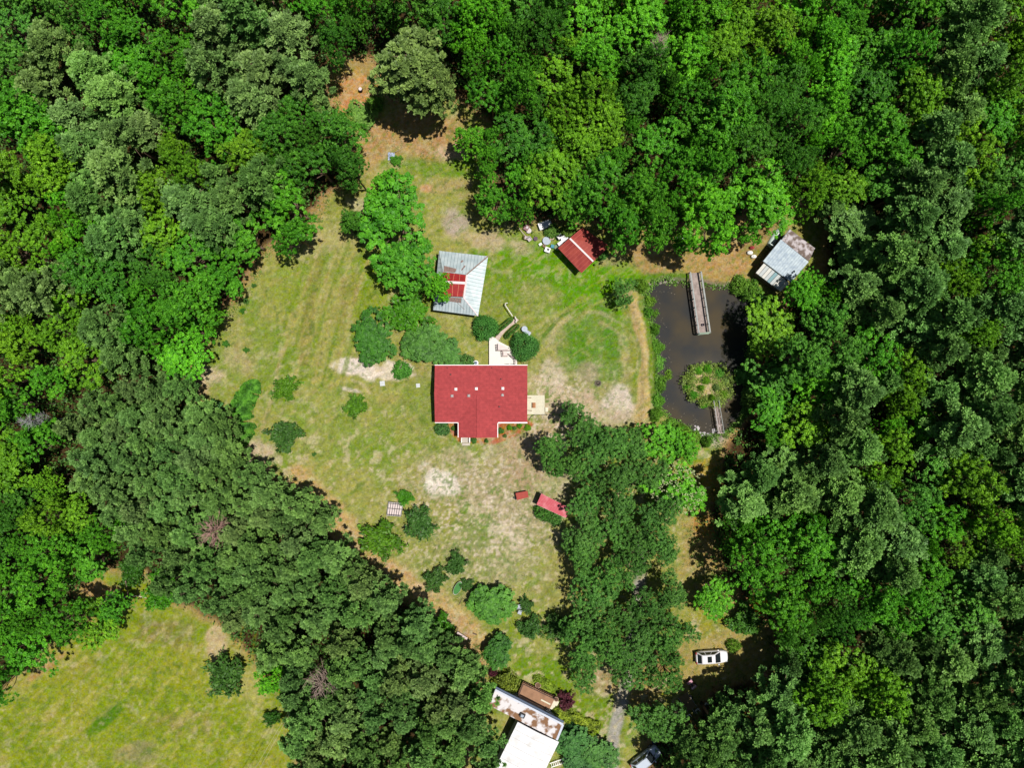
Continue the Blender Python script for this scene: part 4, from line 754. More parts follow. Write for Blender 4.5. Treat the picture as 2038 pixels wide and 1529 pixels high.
b = MB(); b.beam(rm1+Vector((0, 0, .03)), rm2+Vector((0, 0, .03)), .35, .05); fin(b, 'ridge_cap', PALE, bn)
b = MB(); b.slab([lerp2([TR, TL, iTL, iTR], u, v)+Vector((0, 0, .035)) for u, v in ((.50, .78), (.93, .70), (.98, .98), (.5, .97))], .02); b.slab([lerp2([BL, BR, iBR, iBL], u, v)+Vector((0, 0, .035)) for u, v in ((.2, .72), (.75, .66), (.9, .96), (.15, .97))], .02)
b.slab([lerp2([TR, TL, iTL, iTR], u, v)+Vector((0, 0, .03)) for u, v in ((.42, .35), (.47, .32), (.49, .42), (.44, .46))], .012); b.slab([lerp2([TR, TL, iTL, iTR], u, v)+Vector((0, 0, .03)) for u, v in ((.28, .6), (.33, .55), (.34, .78), (.30, .85))], .012); b.slab([lerp2([BL, BR, iBR, iBL], u, v)+Vector((0, 0, .03)) for u, v in ((.6, .7), (.62, .68), (.76, .3), (.75, .28))], .012)
fin(b, 'rust_patch', RUST, bn)
w_ = inset([TL, TR, BR, BL], .5); b = MB(); b.prism([(p.x, p.y) for p in w_], 0, bo+.05); fin(b, 'wall', mat('old_plank', lin(120, 100, 88), .9, var=.3, vscale=3), bn)
w_ = inset([iTL, iTR, iBR, iBL], .1); b = MB(); b.prism([(p.x, p.y) for p in w_], bo+.05, bi+.05); fin(b, 'upper_wall', mat('old_plank', (1, 1, 1)), bn)
p = w_[1]; b = MB(); q = inset([TL, TR, BR, BL], .5); m_ = q[2].lerp(q[3], .5); a_ = math.atan2((q[2]-q[3]).y, (q[2]-q[3]).x); b.box((m_.x, m_.y, 1.0), (1.6, .12, 2.0), a_); fin(b, 'door', mat('dark_plank', lin(70, 56, 48), .9, var=.2), bn)
# ---- red metal shed
rs = at('shed', 'shed with a red ribbed metal gable roof and pale ridge cap', 'shed', 1160, 502, 0)
REDS = mat('red_shed_metal', lin(146, 52, 48), .5, .3, var=.2, vscale=1.1, col2=lin(170, 74, 60), thr=(.35, .7))
e1, e2 = P(1111, 494, 2.4), P(1157, 543.5, 2.4); k1, k2 = P(1134, 474.5, 3.1), P(1180.5, 520.5, 3.1); f1, f2 = P(1160, 453, 2.4), P(1213, 490, 2.4)
A1, A2 = [k1, k2, e2, e1], [k2, k1, f1, f2]; b = MB(); b.slab(A1, .05); b.slab(A2, .05); fin(b, 'roof', REDS, rs); b = MB(); ribs(A1, 9, .03, .05, .01, b); ribs(A2, 9, .03, .05, .01, b); fin(b, 'roof_rib', mat('red_rib', lin(190, 92, 84), .5), rs)
b = MB(); b.beam(k1+Vector((0, 0, .04)), k2+Vector((0, 0, .04)), .24, .06); fin(b, 'ridge_cap', PALE, rs)
w_ = inset([e1, e2, f2, f1], .55); b = MB(); b.prism([(p.x, p.y) for p in w_], 0, 2.38); fin(b, 'wall', mat('cream_wall', lin(206, 198, 176), .85, var=.1), rs)
b = MB(); m_ = w_[1].lerp(w_[2], .5); a_ = math.atan2((w_[2]-w_[1]).y, (w_[2]-w_[1]).x); b.box((m_.x, m_.y, 1.0), (1.2, .14, 2.0), a_); fin(b, 'door', mat('dark_plank', (1, 1, 1)), rs)
# ---- grey shed by the pond
gs = at('shed', 'grey patchwork metal shed with a striped lean-to by the pond', 'shed', 1560, 520, 0)
M1 = [P(1554.2, 476.6, 3.0), P(1609.6, 521, 3.0), P(1574, 562.4, 2.7), P(1518.6, 520, 2.7)]; M2 = [P(1521.2, 523, 2.5), P(1571.4, 563.8, 2.5), P(1554.2, 580.7, 2.1), P(1504.5, 543, 2.1)]; M3 = [P(1572, 456, 2.4), P(1622, 494, 2.4), P(1610, 520, 2.8), P(1555.5, 477.5, 2.8)]
b = MB(); b.slab(M1, .05); fin(b, 'roof', mat('grey_sheets', lin(138, 158, 178), .5, .3, vscale=1.8, col2=lin(182, 198, 208), thr=(.35, .65), detail=8), gs)
b = MB(); ribs(M1, 14, .02, .03, .0, b); fin(b, 'roof_seam', SEAM, gs); b = MB()
for j, cc in enumerate(range(9)):
    pass
LTM = [mat('sheet_pale', lin(214, 212, 204), .5, var=.05), mat('sheet_teal', lin(120, 160, 168), .5, var=.05), mat('sheet_grey', lin(190, 196, 196), .5, var=.05)]
for j in range(9):
    u0, u1 = j/9, (j+1)/9-.012; b = MB(); b.slab([lerp2(M2, u0, 0), lerp2(M2, u1, 0), lerp2(M2, u1, 1), lerp2(M2, u0, 1)], .04); fin(b, 'lean_to_sheet', LTM[1] if j == 4 else LTM[(j*2) % 4 // 2 * 2], gs, label='teal sheet' if j == 4 else None)
b = MB(); b.slab(M3, .05); fin(b, 'rear_roof', mat('brown_sheet', lin(112, 96, 88), .7, vscale=1.6, col2=lin(196, 188, 192), thr=(.42, .6), detail=8), gs)
b = MB(); b.beam(M3[0], M3[3], .08, .1); b.beam(M1[3]+Vector((0, 0, .03)), M1[2]+Vector((0, 0, .03)), .07, .05); fin(b, 'roof_edge', mat('roof_seam', (1, 1, 1)), gs)
for q, zz in ((M1, 2.65), (M2, 2.05), (M3, 2.3)):
    w_ = inset(q, .35); b = MB(); b.prism([(p.x, p.y) for p in w_], 0, zz-.02); fin(b, 'wall', mat('old_plank', (1, 1, 1)), gs)
bt = at('rowing_boat', 'pale blue-green boat hull lying beside the grey shed', 'boat', 1545, 471, .4); p = bt.location
def hull(c, L, W, Hh, ang, mb, inv=True):
    ca, sa = math.cos(ang), math.sin(ang); prof = []; n = 10; vs = []
    for i_ in range(n+1):
        u = i_/n; x = (u-.5)*L; wd = W/2*(min(1, (1-u)*3.2+.08))**.6*(.82+.18*min(1, u*4)); hh = Hh*(1-.25*max(0, u-.7)/.3)
        for y, z in ((-wd, 0), (-wd*.85, hh*.7), (-wd*.5, hh), (wd*.5, hh), (wd*.85, hh*.7), (wd, 0)): vs.append((c[0]+x*ca-y*sa, c[1]+x*sa+y*ca, c[2]+z))
    fs = [(i_*6+j, i_*6+j+1, (i_+1)*6+j+1, (i_+1)*6+j) for i_ in range(n) for j in range(5)]+[tuple(range(6)), tuple(range(n*6, n*6+6))[::-1]]
    mb.add(vs, fs)
b = MB(); hull((p.x, p.y, 0.02), 3.4, 1.15, .5, R(57), b); fin(b, 'hull', mat('pale_teal', lin(196, 214, 206), .4, .4, var=.05), bt, True); b = MB(); b.beam((p.x-.9, p.y-1.4, .53), (p.x+.6, p.y+.9, .55), .06, .06); fin(b, 'keel', WHITE, bt)
for px, py, r, m_, lab, nm in [(1492.5, 503, .36, WHITE, 'upper white bag on the straw left of the grey shed', 'sack'), (1500, 510.5, .34, WHITE, 'lower white bag touching the grey shed shadow', 'sack'), (1496.5, 493, .3, mat('red_cloth', lin(170, 60, 66), .8), 'red bag above the white bags by the grey shed', 'sack')]:
    s_ = at(nm, lab, 'bag', px, py, .2, 'bags by the grey shed'); p = s_.location; b = MB(); b.lathe([(r*.6, 0), (r, .1), (r*1.05, .25), (r*.7, .42), (r*.2, .5)], (p.x, p.y, 0), 10, 1.2, .8); fin(b, 'bag_body', m_, s_, True); b = MB(); b.lathe([(r*.12, .48), (r*.3, .6)], (p.x, p.y, 0), 7); fin(b, 'tied_neck', m_, s_)
# ---- pier and footbridge
OLDW = mat('weathered_boards', lin(172, 156, 150), .85, var=.25, vscale=2.2); RAILW = mat('grey_rail', lin(168, 172, 170), .8, var=.15)
pr_ = at('pier', 'long weathered wooden pier with side rails reaching into the pond', 'pier', 1390, 600, 0)
dl_, dr_, er, el = P(1371, 544, .2), P(1392, 542.5, .2), P(1410, 663, .2), P(1388, 665, .2); A = [dl_, dr_, er, el]; n_ = 62; b = MB()
for j in range(n_):
    u0, u1 = j/n_, (j+1)/n_-.0025; dz = Vector((rnd.uniform(-.03, .03), 0, rnd.uniform(-.014, .014))); b.slab([lerp2(A, 0, u0)+dz, lerp2(A, 1, u0)+dz, lerp2(A, 1, u1)+dz, lerp2(A, 0, u1)+dz], .05)
fin(b, 'deck_boards', OLDW, pr_)
for (a_, c_) in ((dl_, el), (dr_, er)):
    b = MB(); b.beam(a_+Vector((0, 0, .95)), c_+Vector((0, 0, .95)), .16, .06); b.beam(a_+Vector((0, 0, .5)), c_+Vector((0, 0, .5)), .05, .1)
    for j in range(8): q = a_.lerp(c_, j/7); b.box((q.x, q.y, .0), (.12, .12, 1.9))
    fin(b, 'railing', RAILW, pr_)
b = MB(); b.beam(el+Vector((0, 0, .95)), er+Vector((0, 0, .95)), .2, .06); b.beam(el+Vector((0, -.1, .1)), er+Vector((0, -.1, .1)), .1, .2); fin(b, 'end_rail', mat('mossy_rail', lin(150, 168, 150), .8, var=.2), pr_)
bu = at('bucket', 'dark round bucket at the pond end of the pier', 'bucket', 1399, 646.5, .4); p = bu.location; b = MB(); b.lathe([(.16, .205), (.2, .5), (.17, .5), (.14, .3)], (p.x, p.y, 0), 12); fin(b, 'pail', mat('purple_dark', lin(60, 44, 60), .6), bu); b = MB(); b.path([(p.x-.18, p.y, .5), (p.x-.1, p.y+.12, .53), (p.x+.1, p.y+.12, .53), (p.x+.18, p.y, .5)], .012, .012, 4); fin(b, 'handle', DARK, bu)
fb = at('footbridge', 'narrow weathered footbridge from the lower bank to the island', 'footbridge', 1429, 830)
a_, c_, d2, e2_ = P(1419, 797, .3), P(1428.5, 797, .3), P(1439, 862, .3), P(1429, 863, .3); A = [a_, c_, d2, e2_]
for u0, u1 in ((0, .42), (.55, .95)):
    b = MB()
    for j in range(30): v0, v1 = j/30, (j+1)/30-.004; b.slab([lerp2(A, u0, v0), lerp2(A, u1, v0), lerp2(A, u1, v1), lerp2(A, u0, v1)], .05)
    fin(b, 'plank_row', OLDW, fb)
for j in range(5):
    q = lerp2(A, .5, j/4); b = MB(); b.box((q.x, q.y, -.5), (.9, .12, 1.5)) if j not in (0, 4) else b.box((q.x, q.y, .15), (.9, .12, .2)); fin(b, 'support', OLDW, fb)
b = MB()
for uu in (-.05, 1.02): b.beam(lerp2(A, uu, 0)+Vector((0, 0, .5)), lerp2(A, uu, 1)+Vector((0, 0, .5)), .07, .06); [b.box(tuple(lerp2(A, uu, v_)+Vector((0, 0, .1))), (.07, .07, .9)) for v_ in (.05, .35, .65, .95)]
fin(b, 'handrail', RAILW, fb)
ik = wc[(da < 6) & (np.hypot(wc[:, 0]-1405, wc[:, 1]-770) > 12+8*np.sin(wc[:, 0]*.3))][:330]
ground_leaves('island_weeds', 'straggly yellow-green weeds round the rim of the pond island', 'weeds', [(*P(x, y).xy, .2) for x, y in ik], .5, .12, (.15, .23, .04), 83, 16, .22)
fw = wc[(dw < -3) & (dw > -26) & (da > 4)]; fw = fw[(fw[:, 0] < 1345) | (fw[:, 1] > 820)][:220]
o = ground_leaves('floating_leaves', 'specks of floating leaves near the pond shore', 'leaf litter', [(*P(x, y).xy, -.52) for x, y in fw], .035, .06, (.35, .30, .22), 91, 1, .1)
# stones round the pond and path litter
def stone(px, py, r, col, lab, grp, nm='stone'):
    p = P(px, py, .1); b = MB(); n = 8; g_ = [rnd.uniform(.75, 1.2) for _ in range(n*3)]
    vs = []
    for k_, (rr, zz) in enumerate(((1, -.1), (1.05, .25), (.6, .6))): vs += [(r*rr*g_[k_*n+i_]*math.cos(i_/n*6.283), r*rr*.8*g_[k_*n+i_]*math.sin(i_/n*6.283), r*zz) for i_ in range(n)]
    b.add(vs, [(k_*n+i_, k_*n+(i_+1) % n, (k_+1)*n+(i_+1) % n, (k_+1)*n+i_) for k_ in range(2) for i_ in range(n)]+[tuple(range(2*n, 3*n)), tuple(range(n))[::-1]])
    o = b.build(nm, mat('stone_%d' % int(col[0]), lin(*col), .85, var=.2, vscale=4), None, False, (p.x, p.y, max(gz(p.x, p.y), -.5))); o.rotation_euler[2] = rnd.uniform(0, 6); tag(o, lab, 'stone', grp)
for q in range(26): a_ = q/25; stone(1384+a_*46+rnd.uniform(-3, 3), 852+14*math.sin(a_*3.1)+rnd.uniform(-4, 5), rnd.uniform(.12, .3), (200, 194, 196), ORD[q]+' pale stone from the left in the heap at the lower pond end', 'pale stones at the lower pond end')
for q in range(30):
    u = q/29; x_, y_ = (1288+u*100, 566-8*math.sin(u*3)) if q < 20 else (1420+(q-20)*7, 568); stone(x_+rnd.uniform(-3, 3), y_+rnd.uniform(-2, 4), rnd.uniform(.1, .22), (156, 146, 138), ORD[q] + (' grey stone from the left edging the upper pond shore' if q < 20 else ' stone from the left beside the pier on the upper shore'), 'grey stones on the upper pond shore')
# ---- junk beside the red shed
def box_item(name, label, cat, px, py, w, d, hh, rot, m, m2, z0=0, grp='junk between the trees and red shed', lidt=.05):
    t = at(name, label, cat, px, py, hh, grp); p = t.location; a_ = R(rot); b = MB(); b.box((p.x, p.y, z0+(hh-lidt)/2), (w*.96, d*.96, hh-lidt), a_); fin(b, 'cabinet', m, t); b = MB(); b.box((p.x, p.y, z0+hh-lidt/2), (w, d, lidt), a_); fin(b, 'lid', m, t)
    b = MB(); b.box((p.x+.1*w, p.y+.05*d, z0+hh+.012), (w*.4, d*.4, .02), a_); fin(b, 'panel', m2, t); return t
GW = mat('enamel_white', lin(232, 232, 236), .35, .4, var=.06); TEAL = mat('teal_plastic', lin(50, 140, 160), .5, var=.1)
box_item('refrigerator', 'white refrigerator lying flat under the tree edge', 'refrigerator', 1085, 447, 1.9, 1.0, .7, 20, GW, mat('blueish', lin(190, 200, 220), .5))
box_item('washing_machine', 'white washer with a dark opening nearest the red shed top', 'washing machine', 1113.7, 470.5, .65, .65, .9, 35, GW, DARK); box_item('washing_machine', 'plain white washer against the red shed wall', 'washing machine', 1115.5, 485, .7, .65, .9, 35, GW, GW)
box_item('sink_cabinet', 'white sink cabinet at the lower end of the junk', 'sink', 1089.8, 497, .8, .7, .6, -20, GW, DARK); box_item('storage_crate', 'teal plastic crate among the junk', 'crate', 1099.6, 490, .48, .48, .4, -15, TEAL, TEAL)
box_item('storage_crate', 'small white crate left in the junk', 'crate', 1075.6, 486, .45, .35, .35, 30, GW, GREYM); box_item('storage_crate', 'small brown crate in the middle of the junk', 'crate', 1083, 489, .4, .4, .35, 50, mat('brown_box', lin(150, 120, 96), .8, var=.2), DARK)
def tub(name, label, cat, px, py, r, hh, m, m2):
    t = at(name, label, cat, px, py, hh, 'junk between the trees and red shed'); p = t.location; b = MB(); b.lathe([(r*.85, 0), (r, hh), (r*.88, hh), (r*.75, .1)], (p.x, p.y, 0), 18); fin(b, 'tub_wall', m, t); b = MB(); b.lathe([(r*.8, hh*.5), (r*.8, hh*.55)], (p.x, p.y, 0), 16); fin(b, 'contents', m2, t); b = MB(); b.lathe([(r, hh-.03), (r*1.08, hh-.02), (r*1.08, hh+.02), (r*.95, hh+.02)], (p.x, p.y, 0), 18); fin(b, 'rim', m, t)
tub('drum', 'white round washer drum touching the red shed', 'drum', 1124, 476, .5, .7, GW, mat('greyg', lin(170, 176, 176), .5)); tub('basin', 'blue-grey round basin in the middle of the junk', 'basin', 1088, 479, .55, .4, mat('blue_grey', (1, 1, 1)), mat('muddy', lin(110, 120, 126), .4))
tub('pot', 'pinkish round pot with dark red inside', 'pot', 1098, 472.5, .36, .5, mat('pink_clay', lin(206, 176, 160), .8), mat('darkred', lin(90, 30, 34), .8)); tub('planter_tub', 'round tub with green rim at the red shed corner', 'tub', 1109, 492, .4, .35, mat('green_rim', lin(120, 140, 110), .6), mat('straw', lin(150, 140, 104), .9)); tub('pot', 'small purple pot beside the old chairs', 'pot', 1066, 475, .28, .3, mat('purple_pot', lin(96, 74, 92), .7), DARK)
def chair(label, px, py, rot, m, m2, grp=None, z=0, cat='chair'):
    t = at('garden_chair', label, cat, px, py, .5, grp); t.rotation_euler = (0, 0, R(rot)); t.location.z = z
    b = MB()
    for j in range(5): b.box((-.22+j*.11, 0, .43), (.09, .5, .03))
    b.build('seat', m, t); b = MB()
    for j in range(4): b.box((-.18+j*.12, .27, .72), (.09, .03, .55), 0, R(-12))
    b.build('backrest', m2, t)
    for sx in (-.24, .24):
        for sy in (-.24, .24): b = MB(); b.box((sx, sy, .21), (.04, .04, .42)); b.build('leg', m, t)
        b = MB(); b.box((sx*1.1, 0, .62), (.05, .52, .04)); b.build('armrest', m2, t)
    return t
PKW = mat('old_white_plastic', lin(214, 204, 208), .7, var=.12)
chair('worn white garden chair at the left of the junk', 1054, 476, 35, PKW, PKW, 'junk between the trees and red shed'); chair('worn garden chair just left of the other, tilted', 1047, 473, 80, PKW, mat('brown_box', (1, 1, 1)), 'junk between the trees and red shed')
box_item('cushion_box', 'brown box under the tree shade topmost of the junk', 'box', 1048, 453, .8, .7, .5, 60, mat('brown_pink', lin(150, 116, 116), .8, var=.25), PKW); tub('pot', 'white round bowl in front of the brown box', 'bowl', 1052.5, 459, .35, .3, PKW, PKW)
chair('grey garden chair in tree shade above the pier', 1350, 476, 10, GREYM, GREYM); chair('second grey garden chair in tree shade above the pier', 1361, 477, -5, GREYM, GREYM)
for px, py in ((1040, 458), (1045, 465)): pass
pb = at('scrap_pipe', 'long thin pole leaning over the left junk', 'pole', 1040, 460); b = MB(); b.tube(P(1032, 453, .1), P(1046, 470, .9), .04, .04, 6); fin(b, 'pole_shaft', PALE, pb)
# more things round the yard
gf = at('raised_bed', 'low white garden bed under a dark grid cover', 'garden bed', 785.5, 1014, .6); q = [P(773.5, 1000, .7), P(801.5, 1003, .7), P(797, 1028.5, .7), P(770, 1026.5, .7)]
b = MB(); 
for s0, s1 in zip(q, q[1:]+q[:1]): b.beam(s0-Vector((0, 0, .35)), s1-Vector((0, 0, .35)), .08, .7)
fin(b, 'side_board', mat('grey_board', lin(180, 178, 172), .8), gf); b = MB(); b.slab([Vector((p.x, p.y, .55)) for p in inset(q, .08)], .1); fin(b, 'cover', mat('pink_cover', lin(226, 210, 208), .8, var=.06), gf); b = MB()
for j in range(1, 6): b.beam(lerp2(q, j/6, 0), lerp2(q, j/6, 1), .06, .05)
for v_ in (.08, .45, .92): b.beam(lerp2(q, 0, v_)+Vector((0, 0, .03)), lerp2(q, 1, v_)+Vector((0, 0, .03)), .06, .05)
fin(b, 'grid', DARK, gf)
dh = at('dog_house', 'small red-roofed dog house on the lawn', 'dog house', 1037, 987, 1.0); A = [P(1026, 982, .95), P(1050, 977.5, .95), P(1052, 990, 1.1), P(1029, 996, 1.1)]; RR = mat('red_panel', lin(170, 70, 58), .7, var=.12, vscale=2)
b = MB(); b.slab(A, .06); fin(b, 'roof', RR, dh); b = MB(); b.prism([(p.x, p.y) for p in inset(A, .25)], 0, .9); fin(b, 'wall', mat('old_plank', (1, 1, 1)), dh); b = MB(); w2 = inset(A, .25); m_ = w2[0].lerp(w2[3], .5); b.box((m_.x-.01, m_.y, .35), (.06, .4, .6), R(10)); fin(b, 'doorway', DARK, dh); b = MB(); p = P(1023, 991, .2); b.lathe([(.12, 0), (.14, .25)], (p.x, p.y, 0), 8); b.lathe([(.12, 0), (.14, .2)], (p.x+.25, p.y-.2, 0), 8); fin(b, 'bowl', DARK, dh)
cp = at('canopy', 'long faded red metal canopy poking out under the oaks', 'canopy', 1095, 1005, 2.0); A = [P(1077.5, 983, 2.2), P(1138, 1014, 2.2), P(1126, 1031, 2.0), P(1068, 1004.5, 2.0)]
b = MB(); b.slab(A, .05); fin(b, 'roof', mat('faded_red', lin(190, 60, 76), .55, var=.35, vscale=.9, col2=lin(226, 150, 156), thr=(.5, .72)), cp); b = MB(); b2 = [A[0], A[3], A[2], A[1]]; ribs(b2, 9, .03, .04, .01, b); fin(b, 'roof_rib', mat('pinkish', lin(216, 130, 136), .5), cp)
for p in inset(A, .2): b = MB(); b.box((p.x, p.y, 1.0), (.1, .1, 2.0)); fin(b, 'post', OLDW, cp)
b = MB(); b.beam(A[3]-Vector((0, 0, .08)), A[2]-Vector((0, 0, .08)), .06, .14); fin(b, 'gutter', WHITE, cp)
ov = at('stock_tank', 'green-filled oval tank with pale rim on the lower lawn', 'tank', 911, 1171, .4); ov.rotation_euler = (0, 0, R(62)); p = ov.location
b = MB(); b.lathe([(.95, 0), (1, .55), (.94, .57), (.9, .4)], (0, 0, 0), 26, 1.05, .5); b.build('tank_wall', mat('pale_rim', lin(206, 204, 190), .6), ov); b = MB(); b.lathe([(.93, .42), (.93, .46)], (0, 0, 0), 26, 1.05, .5); b.build('green_cover', mat('algae', lin(56, 126, 50), .6, var=.2, vscale=4), ov)
bn2 = at('bench', 'pale plank bench on the sandy strip of the lower lawn', 'bench', 920, 1266, .4); bn2.rotation_euler = (0, 0, R(-32)); b = MB(); b.box((0, 0, .42), (1.7, .32, .06)); b.build('seat', mat('pale_plank', lin(216, 196, 190), .8, var=.1), bn2)
for sx in (-.7, .7): b = MB(); b.box((sx, 0, .2), (.08, .28, .4)); b.build('leg', BARK, bn2)
for px, py, L2, a2, lab in [(894, 1236, .5, -35, 'short log upper left of the plank bench'), (945, 1263, .6, -25, 'short log right of the plank bench'), (935, 1157.5, .5, -15, 'short dark log right of the oval tank'), (917, 1198, 1.2, 60, 'thin dark branch below the oval tank')]:
    t = at('log', lab, 'log', px, py, .1); t.rotation_euler = (0, 0, R(a2)); b = MB(); b.tube((-L2/2, 0, .1), (L2/2, .03, .1), .1 if L2 < 1 else .05, .09 if L2 < 1 else .03, 8); b.build('log_bark', BARK, t); b = MB(); b.tube((L2/2-.005, .03, .1), (L2/2+.008, .03, .1), .07 if L2 < 1 else .02, n=8); b.build('cut_end', DEAD, t)
LG = mat('lilac_plastic', lin(198, 204, 220), .5, var=.06); chair('lilac-grey garden chair on the lower lawn, upper of two', 1033.5, 1208, 100, LG, LG); chair('lilac-grey garden chair on the lower lawn, lower of two', 1035, 1219, 70, LG, LG)
for px, py, s_, lab in [(761, 763.5, .7, 'square pale concrete lid below the white sand'), (832, 767.5, .55, 'small pale lid nearer the house on the lawn')]:
    t = at('concrete_slab', lab, 'lid', px, py, .1); b = MB(); p = t.location; b.box((p.x, p.y, .06), (s_, s_, .12), R(5)); fin(b, 'slab_top', mat('pale_lid', lin(206, 210, 212), .7, var=.06), t); b = MB(); b.box((p.x, p.y, .13), (.14, .05, .02)); fin(b, 'grip', GREYM, t)
fr_ = at('fire_ring', 'dark stone fire ring inside the circular drive', 'fire ring', 1190, 763); p = fr_.location; b = MB()
for j in range(11): a_ = j/11*6.283; b.box((p.x+.4*math.cos(a_), p.y+.4*math.sin(a_), .07), (.2, .13, .16), a_+1.57)
fin(b, 'ring_stones', mat('soot_stone', lin(112, 100, 92), .9, var=.3), fr_); b = MB(); b.lathe([(.3, .01), (.28, .05), (.05, .08)], (p.x, p.y, 0), 10); fin(b, 'ash', mat('ash', lin(60, 54, 50), .95), fr_); b = MB(); b.tube((p.x-.2, p.y, .1), (p.x+.2, p.y+.1, .16), .04, n=6); fin(b, 'log', DEAD, fr_)
gb = at('garden_ball', 'red ball beside a small grey urn by the pond path', 'ball', 1283.5, 858); p = gb.location; b = MB(); b.lathe([(.04, .0), (.16, .05), (.22, .2), (.16, .36), (.04, .42)], (p.x, p.y, 0), 12); fin(b, 'ball_body', mat('redball', lin(196, 84, 96), .5), gb, True)
un = at('urn', 'small grey-green urn just above the red ball', 'urn', 1286, 850); p = un.location; b = MB(); b.lathe([(.12, 0), (.24, .15), (.26, .35), (.2, .38), (.15, .2)], (p.x, p.y, 0), 12); fin(b, 'urn_bowl', mat('urn_grey', lin(150, 160, 140), .7), un); b = MB(); b.lathe([(.16, 0), (.16, .04)], (p.x, p.y, 0), 10); fin(b, 'foot', GREYM, un)
br = at('barrel', 'small dark barrel with a pale lid on the red soil', 'barrel', 717, 178, .5); p = br.location; b = MB(); b.lathe([(.25, 0), (.3, .3), (.27, .65)], (p.x, p.y, 0), 14); fin(b, 'staves', mat('barrel_black', lin(40, 30, 34), .7), br); b = MB(); b.lathe([(.24, .65), (.24, .68)], (p.x+.02, p.y+.05, 0), 14); fin(b, 'lid', PALE, br)
tp = at('tarp', 'pale blue tarp crumpled over sticks below the lone pine', 'tarp', 779, 311, .1); p = tp.location; g_ = np.random.default_rng(5); b = MB(); vs = [(p.x+(i_-3)*.16+g_.normal(0, .03), p.y+(j_-3)*.18+g_.normal(0, .03), .12+.25*math.exp(-((i_-3)**2+(j_-3)**2)/6)+g_.normal(0, .05)) for i_ in range(7) for j_ in range(7)]
b.add(vs, [(i_*7+j_, (i_+1)*7+j_, (i_+1)*7+j_+1, i_*7+j_+1) for i_ in range(6) for j_ in range(6)]); fin(b, 'sheet', mat('tarp_blue', lin(170, 184, 210), .5, var=.1), tp); b = MB(); b.tube(P(783, 304, .3), P(795, 298, .1), .04, n=5); b.tube(P(776, 300, .3), P(783, 318, .1), .04, n=5); fin(b, 'stick', DEAD, tp)
fl_ = at('fallen_log', 'bleached fallen log at the top of the lower left meadow', 'log', 210, 1195); b = MB(); b.path([P(x, y, .15) for x, y in [(182, 1224), (200, 1202), (222, 1183), (240, 1173)]], .16, .09, 7); fin(b, 'log_bark', mat('bleached', lin(214, 200, 184), .8, var=.15), fl_); b = MB(); b.tube(P(222, 1183, .2), P(230, 1165, .5), .06, .02, 5); fin(b, 'branch', DEAD, fl_)
fl_ = at('fallen_log', 'thin bleached log curving right from the meadow post', 'log', 270, 1188); b = MB(); b.path([P(x, y, .1) for x, y in [(246, 1190), (258, 1187), (275, 1187), (292, 1191)]], .1, .05, 6); fin(b, 'log_bark', mat('bleached', (1, 1, 1)), fl_); b = MB(); b.tube(P(275, 1187, .1), P(281, 1181, .3), .04, .02, 5); fin(b, 'branch', DEAD, fl_)
ps = at('post', 'dark leaning post at the meadow top between the logs', 'post', 253, 1180); p0_ = P(256, 1190, 0); p1_ = P(250, 1158, 2.0); b = MB(); b.tube(p0_, p1_, .1, .07, 7); fin(b, 'post_shaft', BARK, ps); b = MB(); b.lathe([(.09, 0), (.07, .06)], tuple(p1_), 7); fin(b, 'cap', DEAD, ps)
# overhead wires at the lower left
wires = []
for k_, dx in enumerate((0, 7)):
    t = thing('overhead_wire', ['left', 'right'][k_]+' one of two pale wires crossing the meadow corner', 'wire', tuple(P(540, 1470, 7.5)), 0, 'pair of overhead wires'); b = MB(); n_ = 16
    a_, c_ = P(612+dx*.3, 1352, 8), P(455+dx*1.8, 1620, 8); b.path([a_.lerp(c_, j/n_)-Vector((0, 0, .8*4*(j/n_)*(1-j/n_))) for j in range(n_+1)], .02, .02, 4); b.v = [(v[0]-t.location.x, v[1]-t.location.y, v[2]-t.location.z) for v in b.v]; b.build('cable', mat('cable', lin(190, 190, 150), .5), t)
for (x_, y_, lab) in ((612, 1352, 'wooden utility pole hidden at the pine stand edge'), (458, 1620, 'wooden utility pole past the lower picture edge')):
    t = thing('utility_pole', lab, 'pole', (*P(x_, y_, 8).xy, 0)); b = MB(); b.tube((0, 0, -.2), (0, 0, 8.3), .15, .1, 8); b.build('pole_shaft', BARK, t); b = MB(); b.box((.2, 0, 8.0), (1.6, .1, .12)); b.build('crossarm', BARK, t)
